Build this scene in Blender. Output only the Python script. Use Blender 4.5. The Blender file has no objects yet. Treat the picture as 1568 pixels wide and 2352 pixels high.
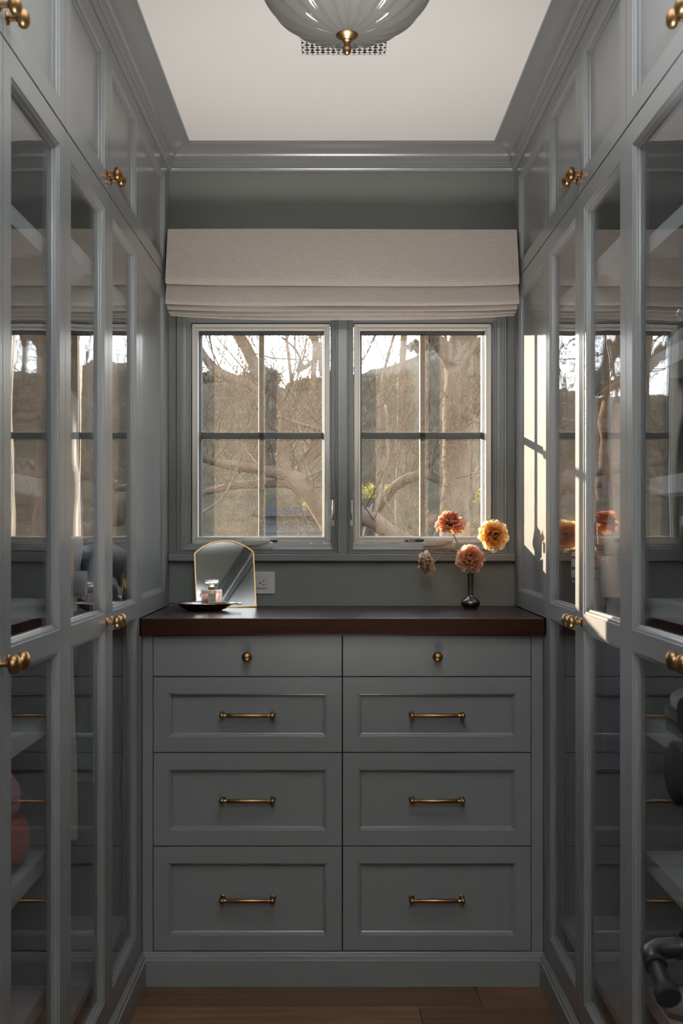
import bpy, bmesh, math, random
from mathutils import Vector, Matrix, noise

rnd = random.Random(7)
sc = bpy.context.scene
C = sc.collection
PI = math.pi

# ------------------------------------------------------------------ camera
F = 2430.0          # focal length in pixels of the 1568 x 2352 frame
VX, VY = 770.0, 1223.0   # vanishing point of the room's depth axis
H = 1.197           # lens height
cam = bpy.data.objects.new('camera', bpy.data.cameras.new('camera'))
C.objects.link(cam)
cam.location = (0, 0, H)
cam.rotation_euler = (PI / 2, 0, 0)
cam.data.sensor_width = 36.0
cam.data.sensor_fit = 'AUTO'
cam.data.lens = F / 2352 * 36.0
cam.data.shift_x = (784 - VX) / 2352
cam.data.shift_y = (VY - 1176) / 2352
cam.data.clip_start = 0.02
cam.data.clip_end = 300
cam.data.dof.use_dof = True
cam.data.dof.focus_distance = 3.0
cam.data.dof.aperture_fstop = 8.0
sc.camera = cam

# ------------------------------------------------------------------ sky, sun, exposure
SKY = 8.0
SUN = 26.0
FILL_A = 150.0  # watts of the fill spots added out of view to brighten the room
FILL_B = 1050.0
FILL_C = 2700.0
ZCEIL = 2.375
w = bpy.data.worlds.new('sky')
sc.world = w
w.use_nodes = True
nt = w.node_tree
bg = nt.nodes['Background']
tc = nt.nodes.new('ShaderNodeTexCoord')
sp = nt.nodes.new('ShaderNodeSeparateXYZ')
nt.links.new(tc.outputs['Generated'], sp.inputs[0])
rp = nt.nodes.new('ShaderNodeValToRGB')
mp = nt.nodes.new('ShaderNodeMapRange')
mp.inputs['From Min'].default_value = -1
nt.links.new(sp.outputs['Z'], mp.inputs['Value'])
nt.links.new(mp.outputs[0], rp.inputs[0])
e = rp.color_ramp.elements
e[0].position = 0.0; e[0].color = (0.05, 0.045, 0.035, 1)
e[1].position = 1.0; e[1].color = (0.52, 0.68, 0.95, 1)
for pos, col in ((0.485, (0.08, 0.07, 0.055, 1)), (0.51, (1.0, 0.98, 0.94, 1)), (0.62, (0.86, 0.92, 1.0, 1))):
    q = e.new(pos); q.color = col
nt.links.new(rp.outputs[0], bg.inputs['Color'])
bg.inputs['Strength'].default_value = SKY

sun = bpy.data.objects.new('sun', bpy.data.lights.new('sun', 'SUN'))
C.objects.link(sun)
sun.data.energy = SUN
sun.data.angle = math.radians(0.53)
sun.data.color = (1.0, 0.80, 0.58)
sun_dir = Vector((0.82, -1.0, -0.185)).normalized()
sun.rotation_euler = sun_dir.to_track_quat('-Z', 'Y').to_euler()

def uplighter(loc, aim, watts, cone, soft, col):
    """added unseen fill light aimed at the ceiling; the room has no such lamp"""
    o = bpy.data.objects.new('uplighter', bpy.data.lights.new('uplighter', 'SPOT')); C.objects.link(o)
    o.location = loc
    o.rotation_euler = (Vector(aim) - Vector(loc)).to_track_quat('-Z', 'Y').to_euler()
    o.data.energy = watts; o.data.spot_size = math.radians(cone); o.data.spot_blend = 1.0
    o.data.shadow_soft_size = soft; o.data.color = col
uplighter((0.02, 1.72, 0.22), (0.02, 2.88, 2.375), FILL_A, 62, .28, (1.0, .965, .93))
uplighter((0.05, 1.44, 0.33), (0.05, 1.50, 2.375), FILL_B, 42, .08, (.89, .955, 1.0))
uplighter((0.06, -0.50, 1.05), (0.06, -0.50, 2.375), FILL_C, 66, .10, (.90, .95, 1.0))

sc.view_settings.view_transform = 'Standard'
sc.view_settings.look = 'None'
sc.view_settings.gamma = 1
sc.view_settings.use_curve_mapping = False
sc.view_settings.exposure = 0.0
cy = sc.cycles
cy.max_bounces = 14
cy.diffuse_bounces = 7
cy.glossy_bounces = 6
cy.transmission_bounces = 8
cy.transparent_max_bounces = 32
cy.caustics_reflective = False
cy.caustics_refractive = False
cy.sample_clamp_indirect = 6.0

# ------------------------------------------------------------------ helpers
def at(px, py, y):
    """point seen at pixel (px, py) of the frame at distance y down the room"""
    return Vector(((px - VX) * y / F, y, H + (VY - py) * y / F))

class MB:
    def __init__(s):
        s.v = []; s.f = []; s.m = []; s.cm = 0
    def add(s, vs, fs):
        b = len(s.v)
        s.v += [tuple(p) for p in vs]
        for q in fs:
            s.f.append([b + i for i in q]); s.m.append(s.cm)
        return s
    def box(s, x0, x1, y0, y1, z0, z1):
        x0, x1 = min(x0, x1), max(x0, x1); y0, y1 = min(y0, y1), max(y0, y1); z0, z1 = min(z0, z1), max(z0, z1)
        vs = [(x, y, z) for z in (z0, z1) for y in (y0, y1) for x in (x0, x1)]
        return s.add(vs, [(0, 2, 3, 1), (4, 5, 7, 6), (0, 1, 5, 4), (2, 6, 7, 3), (0, 4, 6, 2), (1, 3, 7, 5)])
    def bbox(s, x0, x1, y0, y1, z0, z1, r=0.002):
        """box with chamfered edges"""
        bm = bmesh.new()
        bmesh.ops.create_cube(bm, size=1)
        for v in bm.verts:
            v.co = Vector(((x0 + x1) / 2 + v.co.x * abs(x1 - x0), (y0 + y1) / 2 + v.co.y * abs(y1 - y0), (z0 + z1) / 2 + v.co.z * abs(z1 - z0)))
        bmesh.ops.bevel(bm, geom=list(bm.edges), offset=r, segments=2, affect='EDGES', profile=0.5)
        bm.verts.index_update()
        s.add([v.co for v in bm.verts], [[v.index for v in f.verts] for f in bm.faces])
        bm.free(); return s
    def loft(s, rings, cap=True, closed=True):
        n = len(rings[0]); b = len(s.v); fs = []
        vs = [p for r in rings for p in r]
        for k in range(len(rings) - 1):
            for i in range(n if closed else n - 1):
                j = (i + 1) % n
                fs.append((k * n + i, k * n + j, (k + 1) * n + j, (k + 1) * n + i))
        if cap:
            fs.append(tuple(range(n))[::-1]); fs.append(tuple((len(rings) - 1) * n + i for i in range(n)))
        return s.add(vs, fs)
    def tube(s, pts, rad, n=8, cap=True):
        pts = [Vector(p) for p in pts]
        if not isinstance(rad, (list, tuple)): rad = [rad] * len(pts)
        rings = []; up = None
        for i, p in enumerate(pts):
            t = (pts[min(i + 1, len(pts) - 1)] - pts[max(i - 1, 0)]).normalized()
            if up is None:
                a = Vector((0, 0, 1)) if abs(t.z) < 0.9 else Vector((1, 0, 0))
                up = t.cross(a).normalized()
            up = (up - t * up.dot(t)).normalized()
            o = t.cross(up)
            rings.append([p + (up * math.cos(2 * PI * k / n) + o * math.sin(2 * PI * k / n)) * rad[i] for k in range(n)])
        return s.loft(rings, cap)
    def lathe(s, prof, n=24, M=None, squash=None):
        """prof: (radius, height) pairs round the local z axis"""
        rings = []
        for r, h in prof:
            ring = []
            for k in range(n):
                a = 2 * PI * k / n
                p = Vector((math.cos(a) * max(r, 1e-5), math.sin(a) * max(r, 1e-5), h))
                if squash: p.x *= squash[0]; p.y *= squash[1]
                ring.append(M @ p if M else p)
            rings.append(ring)
        return s.loft(rings)
    def frame(s, mapf, u0, u1, v0, v1, prof, fill=False, closed=False):
        """mitred sweep of prof round a rectangle; prof: ((l, r, b, t) or inset, w)"""
        rings = []
        for ins, ww in prof:
            l, r, b, t = ins if isinstance(ins, tuple) else (ins,) * 4
            rings.append([mapf(u0 + l, v0 + b, ww), mapf(u1 - r, v0 + b, ww), mapf(u1 - r, v1 - t, ww), mapf(u0 + l, v1 - t, ww)])
        if closed: rings.append(rings[0])
        s.loft(rings, cap=False)
        if fill: s.add(rings[-1], [(0, 1, 2, 3)])
        return s
    def build(s, name, mat, parent=None, smooth=False, bevel=0, subsurf=0, weld=False):
        me = bpy.data.meshes.new(name)
        me.from_pydata(s.v, [], s.f)
        mats = mat if isinstance(mat, (list, tuple)) else [mat]
        for q in mats: me.materials.append(q)
        if len(mats) > 1: me.polygons.foreach_set('material_index', s.m)
        bm = bmesh.new(); bm.from_mesh(me)
        if weld: bmesh.ops.remove_doubles(bm, verts=bm.verts, dist=1e-6)
        bmesh.ops.recalc_face_normals(bm, faces=bm.faces)
        bm.to_mesh(me); bm.free()
        if smooth:
            me.polygons.foreach_set('use_smooth', [True] * len(me.polygons))
            if smooth is not True:
                me.set_sharp_from_angle(angle=math.radians(smooth))
        me.update()
        o = bpy.data.objects.new(name, me); C.objects.link(o)
        if parent: o.parent = parent; o.matrix_parent_inverse = world_of(parent).inverted()
        if bevel:
            b = o.modifiers.new('bevel', 'BEVEL'); b.width = bevel; b.segments = 2; b.limit_method = 'ANGLE'
        if subsurf:
            b = o.modifiers.new('sub', 'SUBSURF'); b.levels = subsurf; b.render_levels = subsurf
        return o

def world_of(o):
    m = Matrix.LocRotScale(o.location, o.rotation_euler, o.scale)
    return world_of(o.parent) @ o.matrix_parent_inverse @ m if o.parent else m

def thing(name, label, cat, loc=(0, 0, 0), group=None):
    o = bpy.data.objects.new(name, None); C.objects.link(o)
    o.empty_display_size = 0.05; o.location = loc
    o['label'] = label; o['category'] = cat
    if group: o['group'] = group
    return o
def tag(o, label, cat, group=None):
    o['label'] = label; o['category'] = cat
    if group: o['group'] = group
    return o
def struct(o, label, cat='trim'):
    o['kind'] = 'structure'; o['label'] = label; o['category'] = cat
    return o
def part_empty(name, parent):
    o = bpy.data.objects.new(name, None); C.objects.link(o); o.parent = parent
    o.matrix_parent_inverse = world_of(parent).inverted()
    return o
def text_mesh(name, body, size, mat, parent, loc, rot=(PI / 2, 0, 0), align='CENTER', depth=0.0003, stretch=1.0):
    cu = bpy.data.curves.new(name, 'FONT'); cu.body = body; cu.size = size
    cu.align_x = align; cu.align_y = 'CENTER'; cu.extrude = depth; cu.resolution_u = 3
    tmp = bpy.data.objects.new(name, cu); C.objects.link(tmp)
    dg = bpy.context.evaluated_depsgraph_get()
    me = bpy.data.meshes.new_from_object(tmp.evaluated_get(dg))
    bpy.data.objects.remove(tmp)
    me.materials.clear(); me.materials.append(mat)
    o = bpy.data.objects.new(name, me); C.objects.link(o)
    o.location = loc; o.rotation_euler = rot; o.scale = (stretch, 1, 1)
    o.parent = parent; o.matrix_parent_inverse = world_of(parent).inverted()
    return o

# ------------------------------------------------------------------ materials
def srgb(r, g, b):
    f = lambda c: (c / 255 / 12.92) if c / 255 <= 0.04045 else ((c / 255 + 0.055) / 1.055) ** 2.4
    return (f(r), f(g), f(b), 1)
class NT:
    def __init__(s, name):
        s.mat = bpy.data.materials.new(name); s.mat.use_nodes = True
        s.t = s.mat.node_tree; s.t.nodes.clear()
        s.out = s.t.nodes.new('ShaderNodeOutputMaterial')
    def n(s, typ, **kw):
        o = s.t.nodes.new('ShaderNode' + typ)
        for k, v in kw.items():
            if k.startswith('_'): setattr(o, k[1:], v)
            else: o.inputs[k.replace('__', ' ')].default_value = v
        return o
    def l(s, a, b): s.t.links.new(a, b)
    def coord(s, kind='Object', scale=(1, 1, 1), rot=(0, 0, 0)):
        c = s.n('TexCoord'); m = s.n('Mapping'); m.inputs['Scale'].default_value = scale; m.inputs['Rotation'].default_value = rot
        s.l(c.outputs[kind], m.inputs[0]); return m.outputs[0]
    def noise(s, vec, scale, detail=3, rough=0.5):
        o = s.n('TexNoise', Scale=scale, Detail=detail, Roughness=rough); s.l(vec, o.inputs['Vector']); return o.outputs[0]
    def ramp(s, fac, stops):
        o = s.n('ValToRGB'); el = o.color_ramp.elements
        el[0].position, el[0].color = stops[0]; el[1].position, el[1].color = stops[-1]
        for p, c in stops[1:-1]:
            q = el.new(p); q.color = c
        s.l(fac, o.inputs[0]); return o.outputs[0]
    def bump(s, h, strength, dist=0.001):
        o = s.n('Bump', Strength=strength, Distance=dist); s.l(h, o.inputs['Height']); return o.outputs[0]
def principled(name, col, rough=0.5, metal=0.0, spec=0.5, var=0.0, vscale=6.0, bump=0.0, bscale=200.0, coat=0.0, coatr=0.1, stretch=(1, 1, 1), trans=0.0, ior=1.5, sss=0.0):
    q = NT(name)
    p = q.n('BsdfPrincipled', Roughness=rough, Metallic=metal)
    p.inputs['Base Color'].default_value = col
    p.inputs['Specular IOR Level'].default_value = spec
    p.inputs['Coat Weight'].default_value = coat; p.inputs['Coat Roughness'].default_value = coatr
    p.inputs['Transmission Weight'].default_value = trans; p.inputs['IOR'].default_value = ior
    vec = q.coord('Object', stretch)
    if var:
        c2 = tuple(min(1, c * (1 + var)) for c in col[:3]) + (1,); c1 = tuple(c * (1 - var) for c in col[:3]) + (1,)
        q.l(q.ramp(q.noise(vec, vscale, 5), [(0.3, c1), (0.7, c2)]), p.inputs['Base Color'])
    if bump:
        q.l(q.bump(q.noise(vec, bscale, 2), bump), p.inputs['Normal'])
    q.l(p.outputs[0], q.out.inputs[0])
    return q.mat

M = {}
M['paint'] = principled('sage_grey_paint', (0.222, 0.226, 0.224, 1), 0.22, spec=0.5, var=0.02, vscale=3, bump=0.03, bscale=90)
M['wall'] = principled('grey_wall_paint', (0.185, 0.195, 0.181, 1), 0.38, spec=0.4, var=0.02, vscale=3, bump=0.05, bscale=300)
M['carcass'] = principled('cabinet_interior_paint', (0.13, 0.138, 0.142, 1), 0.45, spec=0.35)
M['ceiling'] = principled('ceiling_white', (0.82, 0.80, 0.775, 1), 0.9, spec=0.2, var=0.01, vscale=2)
M['brass'] = principled('aged_brass', (0.29, 0.165, 0.068, 1), 0.36, 1.0, var=0.18, vscale=60)
M['brass_frame'] = principled('brushed_brass_frame', (0.55, 0.34, 0.14, 1), 0.35, 1.0)
M['sash'] = principled('grey_aluminium_sash', (0.058, 0.063, 0.060, 1), 0.5, spec=0.3)
M['screenframe'] = principled('taupe_screen_frame', (0.70, 0.67, 0.61, 1), 0.42, spec=0.4)
M['handle_plastic'] = principled('warm_white_hardware', (0.52, 0.50, 0.46, 1), 0.35, spec=0.5)
M['plate'] = principled('white_plastic', (0.72, 0.69, 0.67, 1), 0.4)
M['black'] = principled('black_print', (0.012, 0.012, 0.012, 1), 0.6)
M['dark'] = principled('dark_void', (0.01, 0.01, 0.01, 1), 0.9)
M['blackmetal'] = principled('black_gloss_metal', (0.006, 0.0065, 0.007, 1), 0.32, spec=0.5, var=0.2, vscale=40)
M['blackrubber'] = principled('black_rubber', (0.008, 0.008, 0.008, 1), 0.8, spec=0.2)
M['steel'] = principled('polished_steel', (0.62, 0.62, 0.62, 1), 0.12, 1.0)
M['pewter'] = principled('dark_pewter', (0.15, 0.14, 0.13, 1), 0.3, 1.0, var=0.25, vscale=70, bump=0.15, bscale=120)
M['silver'] = principled('tarnished_silver', (0.52, 0.47, 0.43, 1), 0.22, 1.0, var=0.2, vscale=60)
M['mirror'] = principled('mirror_silvering', (0.86, 0.87, 0.88, 1), 0.0, 1.0)
M['stem'] = principled('green_stem', (0.14, 0.17, 0.035, 1), 0.5, var=0.2, vscale=60)
M['labelpaper'] = principled('cream_label', (0.80, 0.70, 0.60, 1), 0.6)
M['shelf'] = principled('pale_grey_shelf', (0.46, 0.47, 0.48, 1), 0.45)
M['hangerwood'] = principled('hanger_wood', (0.20, 0.11, 0.05, 1), 0.4)

def wood(name, dark, light, rough, grain=(1, 14, 14), coat=0.3, bump=0.06, scale=5):
    q = NT(name)
    p = q.n('BsdfPrincipled', Roughness=rough); p.inputs['Coat Weight'].default_value = coat; p.inputs['Coat Roughness'].default_value = 0.18; p.inputs['Specular IOR Level'].default_value = 0.22
    vec = q.coord('Object', grain)
    g = q.noise(vec, scale, 8, 0.65)
    oi = q.n('ObjectInfo')
    h = q.n('HueSaturation')
    mr = q.n('MapRange'); mr.inputs['To Min'].default_value = 0.75; mr.inputs['To Max'].default_value = 1.3
    q.l(oi.outputs['Random'], mr.inputs['Value']); q.l(mr.outputs[0], h.inputs['Value'])
    q.l(q.ramp(g, [(0.3, dark), (0.72, light)]), h.inputs['Color'])
    q.l(h.outputs[0], p.inputs['Base Color'])
    q.l(q.bump(g, bump), p.inputs['Normal'])
    q.l(p.outputs[0], q.out.inputs[0]); return q.mat
M['mahogany'] = wood('mahogany_worktop', (0.018, 0.005, 0.002, 1), (0.040, 0.012, 0.0045, 1), 0.30, coat=0.0, bump=0.012)
M['oak'] = wood('brown_oak_floor', (0.075, 0.036, 0.016, 1), (0.17, 0.088, 0.042, 1), 0.42, coat=0.1, bump=0.12, scale=3.5)

def glass_mat(name, wave=0.0, tint=(1, 1, 1, 1), wscale=5.0):
    """one face of a clear pane: Schlick reflection over straight-through transmission"""
    q = NT(name)
    lw = q.n('LayerWeight', Blend=0.5)
    m1 = q.n('Math', _operation='POWER'); m1.inputs[1].default_value = 5.0
    q.l(lw.outputs['Facing'], m1.inputs[0])
    m2 = q.n('Math', _operation='MULTIPLY_ADD'); m2.inputs[1].default_value = 0.96; m2.inputs[2].default_value = 0.04
    q.l(m1.outputs[0], m2.inputs[0])
    tr = q.n('BsdfTransparent'); tr.inputs[0].default_value = tint
    gl = q.n('BsdfGlossy', Roughness=0.0); gl.inputs['Color'].default_value = (1, 1, 1, 1)
    if wave:
        vec = q.coord('Object', (1, 1, 0.55))
        q.l(q.bump(q.noise(vec, wscale, 1.5), 1.0, wave), gl.inputs['Normal'])
    mx = q.n('MixShader'); q.l(m2.outputs[0], mx.inputs[0]); q.l(tr.outputs[0], mx.inputs[1]); q.l(gl.outputs[0], mx.inputs[2])
    q.l(mx.outputs[0], q.out.inputs[0]); return q.mat
M['doorglass'] = glass_mat('old_wavy_glass', 0.0011, (0.93, 0.94, 0.95, 1), 6.0)
M['winglass'] = glass_mat('window_glass', 0.0, (0.96, 0.97, 0.965, 1))

def screen_mat():
    q = NT('dusty_insect_screen')
    tr = q.n('BsdfTransparent'); tl = q.n('BsdfTranslucent'); df = q.n('BsdfDiffuse')
    tl.inputs[0].default_value = (0.54, 0.44, 0.33, 1); df.inputs[0].default_value = (0.25, 0.23, 0.21, 1)
    vec = q.coord('Object')
    sp_ = q.ramp(q.noise(vec, 600, 2, 0.6), [(0.44, (0.005, 0.005, 0.005, 1)), (0.72, (0.26, 0.26, 0.26, 1))])
    lo = q.ramp(q.noise(vec, 14, 4), [(0.25, (0.75, 0.75, 0.75, 1)), (0.8, (1.15, 1.15, 1.15, 1))])
    mu = q.n('Mix', _data_type='RGBA', _blend_type='MULTIPLY'); mu.inputs[0].default_value = 1.0
    q.l(sp_, mu.inputs[6]); q.l(lo, mu.inputs[7])
    a = q.n('MixShader'); a.inputs[0].default_value = 0.25; q.l(tl.outputs[0], a.inputs[1]); q.l(df.outputs[0], a.inputs[2])
    mx = q.n('MixShader'); q.l(mu.outputs[2], mx.inputs[0]); q.l(tr.outputs[0], mx.inputs[1]); q.l(a.outputs[0], mx.inputs[2])
    q.l(mx.outputs[0], q.out.inputs[0]); return q.mat
M['screen'] = screen_mat()

def cloth(name, col, weave=900, bump=0.25, var=0.06, translucent=0.0, rough=0.9, stripes=None):
    q = NT(name)
    p = q.n('BsdfPrincipled', Roughness=rough); p.inputs['Specular IOR Level'].default_value = 0.15
    p.inputs['Sheen Weight'].default_value = 0.15
    a = q.noise(q.coord('Object', (1, 1, 0.06)), weave, 2); b = q.noise(q.coord('Object', (0.06, 0.06, 1)), weave, 2)
    ad = q.n('Math', _operation='ADD'); q.l(a, ad.inputs[0]); q.l(b, ad.inputs[1])
    c1 = tuple(c * (1 - var) for c in col[:3]) + (1,); c2 = tuple(min(1, c * (1 + var)) for c in col[:3]) + (1,)
    hm = q.n('Math', _operation='MULTIPLY'); hm.inputs[1].default_value = 0.5; q.l(ad.outputs[0], hm.inputs[0])
    colout = q.ramp(hm.outputs[0], [(0.35, c1), (0.65, c2)])
    if stripes:
        freq, duty, scol = stripes
        cz = q.n('TexCoord'); s3 = q.n('SeparateXYZ'); q.l(cz.outputs['Object'], s3.inputs[0])
        mu = q.n('Math', _operation='MULTIPLY'); mu.inputs[1].default_value = freq; q.l(s3.outputs['Z'], mu.inputs[0])
        fr = q.n('Math', _operation='FRACT'); q.l(mu.outputs[0], fr.inputs[0])
        lt = q.n('Math', _operation='LESS_THAN'); lt.inputs[1].default_value = duty; q.l(fr.outputs[0], lt.inputs[0])
        mx = q.n('Mix', _data_type='RGBA'); q.l(lt.outputs[0], mx.inputs[0]); q.l(colout, mx.inputs[6]); mx.inputs[7].default_value = scol
        colout = mx.outputs[2]
    q.l(colout, p.inputs['Base Color'])
    q.l(q.bump(hm.outputs[0], bump), p.inputs['Normal'])
    if translucent:
        t = q.n('BsdfTranslucent'); q.l(colout, t.inputs[0])
        m = q.n('MixShader'); m.inputs[0].default_value = translucent
        q.l(p.outputs[0], m.inputs[1]); q.l(t.outputs[0], m.inputs[2]); q.l(m.outputs[0], q.out.inputs[0])
    else: q.l(p.outputs[0], q.out.inputs[0])
    return q.mat
M['linen'] = cloth('oatmeal_linen', (0.46, 0.405, 0.36, 1), 520, 0.35, 0.10, 0.08)

def petal_mat(name, base, mid, tip):
    q = NT(name)
    c = q.n('TexCoord'); s3 = q.n('SeparateXYZ'); q.l(c.outputs['Object'], s3.inputs[0])
    nz = q.noise(q.coord('Object', (3, 0.6, 3)), 90, 3)
    ad = q.n('Math', _operation='MULTIPLY_ADD'); ad.inputs[1].default_value = 20.0
    sb = q.n('Math', _operation='MULTIPLY_ADD'); sb.inputs[1].default_value = 0.35; sb.inputs[2].default_value = -0.17
    q.l(nz, sb.inputs[0]); q.l(s3.outputs['Y'], ad.inputs[0]); q.l(sb.outputs[0], ad.inputs[2])
    col = q.ramp(ad.outputs[0], [(0.05, base), (0.5, mid), (0.95, tip)])
    d = q.n('BsdfPrincipled', Roughness=0.6); d.inputs['Specular IOR Level'].default_value = 0.2; q.l(col, d.inputs['Base Color'])
    t = q.n('BsdfTranslucent'); q.l(col, t.inputs[0])
    m = q.n('MixShader'); m.inputs[0].default_value = 0.45
    q.l(d.outputs[0], m.inputs[1]); q.l(t.outputs[0], m.inputs[2]); q.l(m.outputs[0], q.out.inputs[0])
    return q.mat

# ------------------------------------------------------------------ room shell
XL, XR = -0.511, 0.550        # faces of the cabinets left and right
YB, YD = 3.253, 2.800         # back wall, face of the chest of drawers
ZC = 2.375                    # ceiling
OL, OR_ = -1.10, 1.14         # outer walls behind the cabinets
YF = -1.70                    # wall behind the camera, with the open doorway
def left(u, v, w_): return Vector((XL + w_, u, v))
def right(u, v, w_): return Vector((XR - w_, u, v))
def back(u, v, w_): return Vector((u, YB - w_, v))
def front(u, v, w_): return Vector((u, YD - w_, v))

struct(MB().box(OL - .15, OR_ + .15, YF - .1, YB + .25, ZC, ZC + .12).build('ceiling', M['ceiling']), 'plain white ceiling of the dressing room', 'ceiling')
m = MB().box(OL - .06, OL, YF, YB + .2, 0, ZC).box(OL, XL, YF, 1.24, 0, ZC)
struct(m.build('wall_left', M['wall']), 'left wall behind the grey wardrobes', 'wall')
m = MB().box(OR_, OR_ + .06, YF, YB + .2, 0, ZC).box(XR, OR_, YF, 1.24, 0, ZC)
struct(m.build('wall_right', M['wall']), 'right wall behind the grey wardrobes', 'wall')
m = MB()
m.box(OL, OR_, YF - .1, YF, 0, ZC)
struct(m.build('wall_front', M['wall']), 'wall behind the camera', 'wall')
# back wall with the window opening
wx0, wx1, wz0, wz1 = -0.462, 0.500, 1.145, 1.875
m = MB()
m.box(OL, wx0, YB, YB + .10, 0, ZC).box(wx1, OR_, YB, YB + .10, 0, ZC)
m.box(wx0, wx1, YB, YB + .10, 0, wz0).box(wx0, wx1, YB, YB + .10, wz1, ZC)
m.box(-.012, .054, YB - .008, YB + .085, wz0, wz1)
wb = struct(m.build('wall_back', M['wall']), 'grey green painted wall round the two windows', 'wall')

# floor: sub floor and boards running across the room
struct(MB().box(OL - .06, OR_ + .06, YF - 2.6, YB + .1, -.12, -.012).build('floor', M['dark']), 'dark subfloor under the oak boards', 'floor')
fl = bpy.data.objects['floor']
rows = []
y = 2.785
ys = [2.792, 2.669]
while ys[-1] > 1.2: ys.append(ys[-1] - 0.185)
joints = {0: [0.37], 1: [0.212, -1.1], 2: [-.15], 3: [.33], 4: [-.3, .9]}
for k in range(len(ys) - 1):
    y1, y0 = ys[k], ys[k + 1]
    xs = [XL - .02] + sorted(j for j in joints.get(k, [rnd.uniform(-.3, .4)]) if XL < j < XR) + [XR + .02]
    for a, b in zip(xs[:-1], xs[1:]):
        MB().bbox(a + .0006, b - .0006, y0 + .0006, y1 - .0006, -.012, 0, .0012).build('floorboard', M['oak'], fl)
MB().box(XL - .02, XR + .02, YF - 2.6, ys[-1] - .001, -.012, 0).build('floorboard', M['oak'], fl)

# crown moulding, mitred in the corners
cprof = [(-.012, 2.306), (.004, 2.306), (.007, 2.309), (.010, 2.313), (.010, 2.321), (.0135, 2.323), (.0135, 2.328), (.016, 2.330)]
for k in range(1, 9):
    a = k / 8 * PI / 2
    cprof.append((.016 + .046 * (1 - math.cos(a)), 2.330 + .036 * math.sin(a)))
cprof += [(.064, 2.3665), (.068, 2.3665), (.072, 2.370), (.073, 2.3752), (-.012, 2.3752)]
def crown(name, ends, lab):
    struct(MB().loft([[ends(0, a, z) for a, z in cprof], [ends(1, a, z) for a, z in cprof]]).build(name, M['paint'], smooth=25), lab, 'crown moulding')
crown('trim_1', lambda e_, a, z: Vector((XL + a, YF if e_ == 0 else YB - a, z)), 'grey cove crown moulding above the left wardrobes')
crown('trim_2', lambda e_, a, z: Vector((XR - a, YF if e_ == 0 else YB - a, z)), 'grey cove crown moulding above the right wardrobes')
crown('trim_3', lambda e_, a, z: Vector((XL + a if e_ == 0 else XR - a, YB - a, z)), 'grey cove crown moulding across the window wall')

# baseboards with a moulded cap
bprof = [(-.01, 0), (.012, 0), (.012, .068), (.0085, .0705), (.0085, .0745), (.0065, .079), (.003, .0815), (.003, .0845), (.001, .0875), (-.01, .0875)]
def base(name, ends, lab):
    struct(MB().loft([[ends(0, a, z) for a, z in bprof], [ends(1, a, z) for a, z in bprof]]).build(name, M['paint'], smooth=30), lab, 'baseboard')
base('baseboard_left', lambda e_, a, z: Vector((XL + a, 1.0 if e_ == 0 else YD - a, z)), 'grey baseboard with moulded cap along the left wardrobes')
base('baseboard_right', lambda e_, a, z: Vector((XR - a, 1.0 if e_ == 0 else YD - a, z)), 'grey baseboard with moulded cap along the right wardrobes')
base('baseboard_back', lambda e_, a, z: Vector((XL + a if e_ == 0 else XR - a, YD - a, z)), 'grey baseboard with moulded cap under the chest of drawers')

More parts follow.
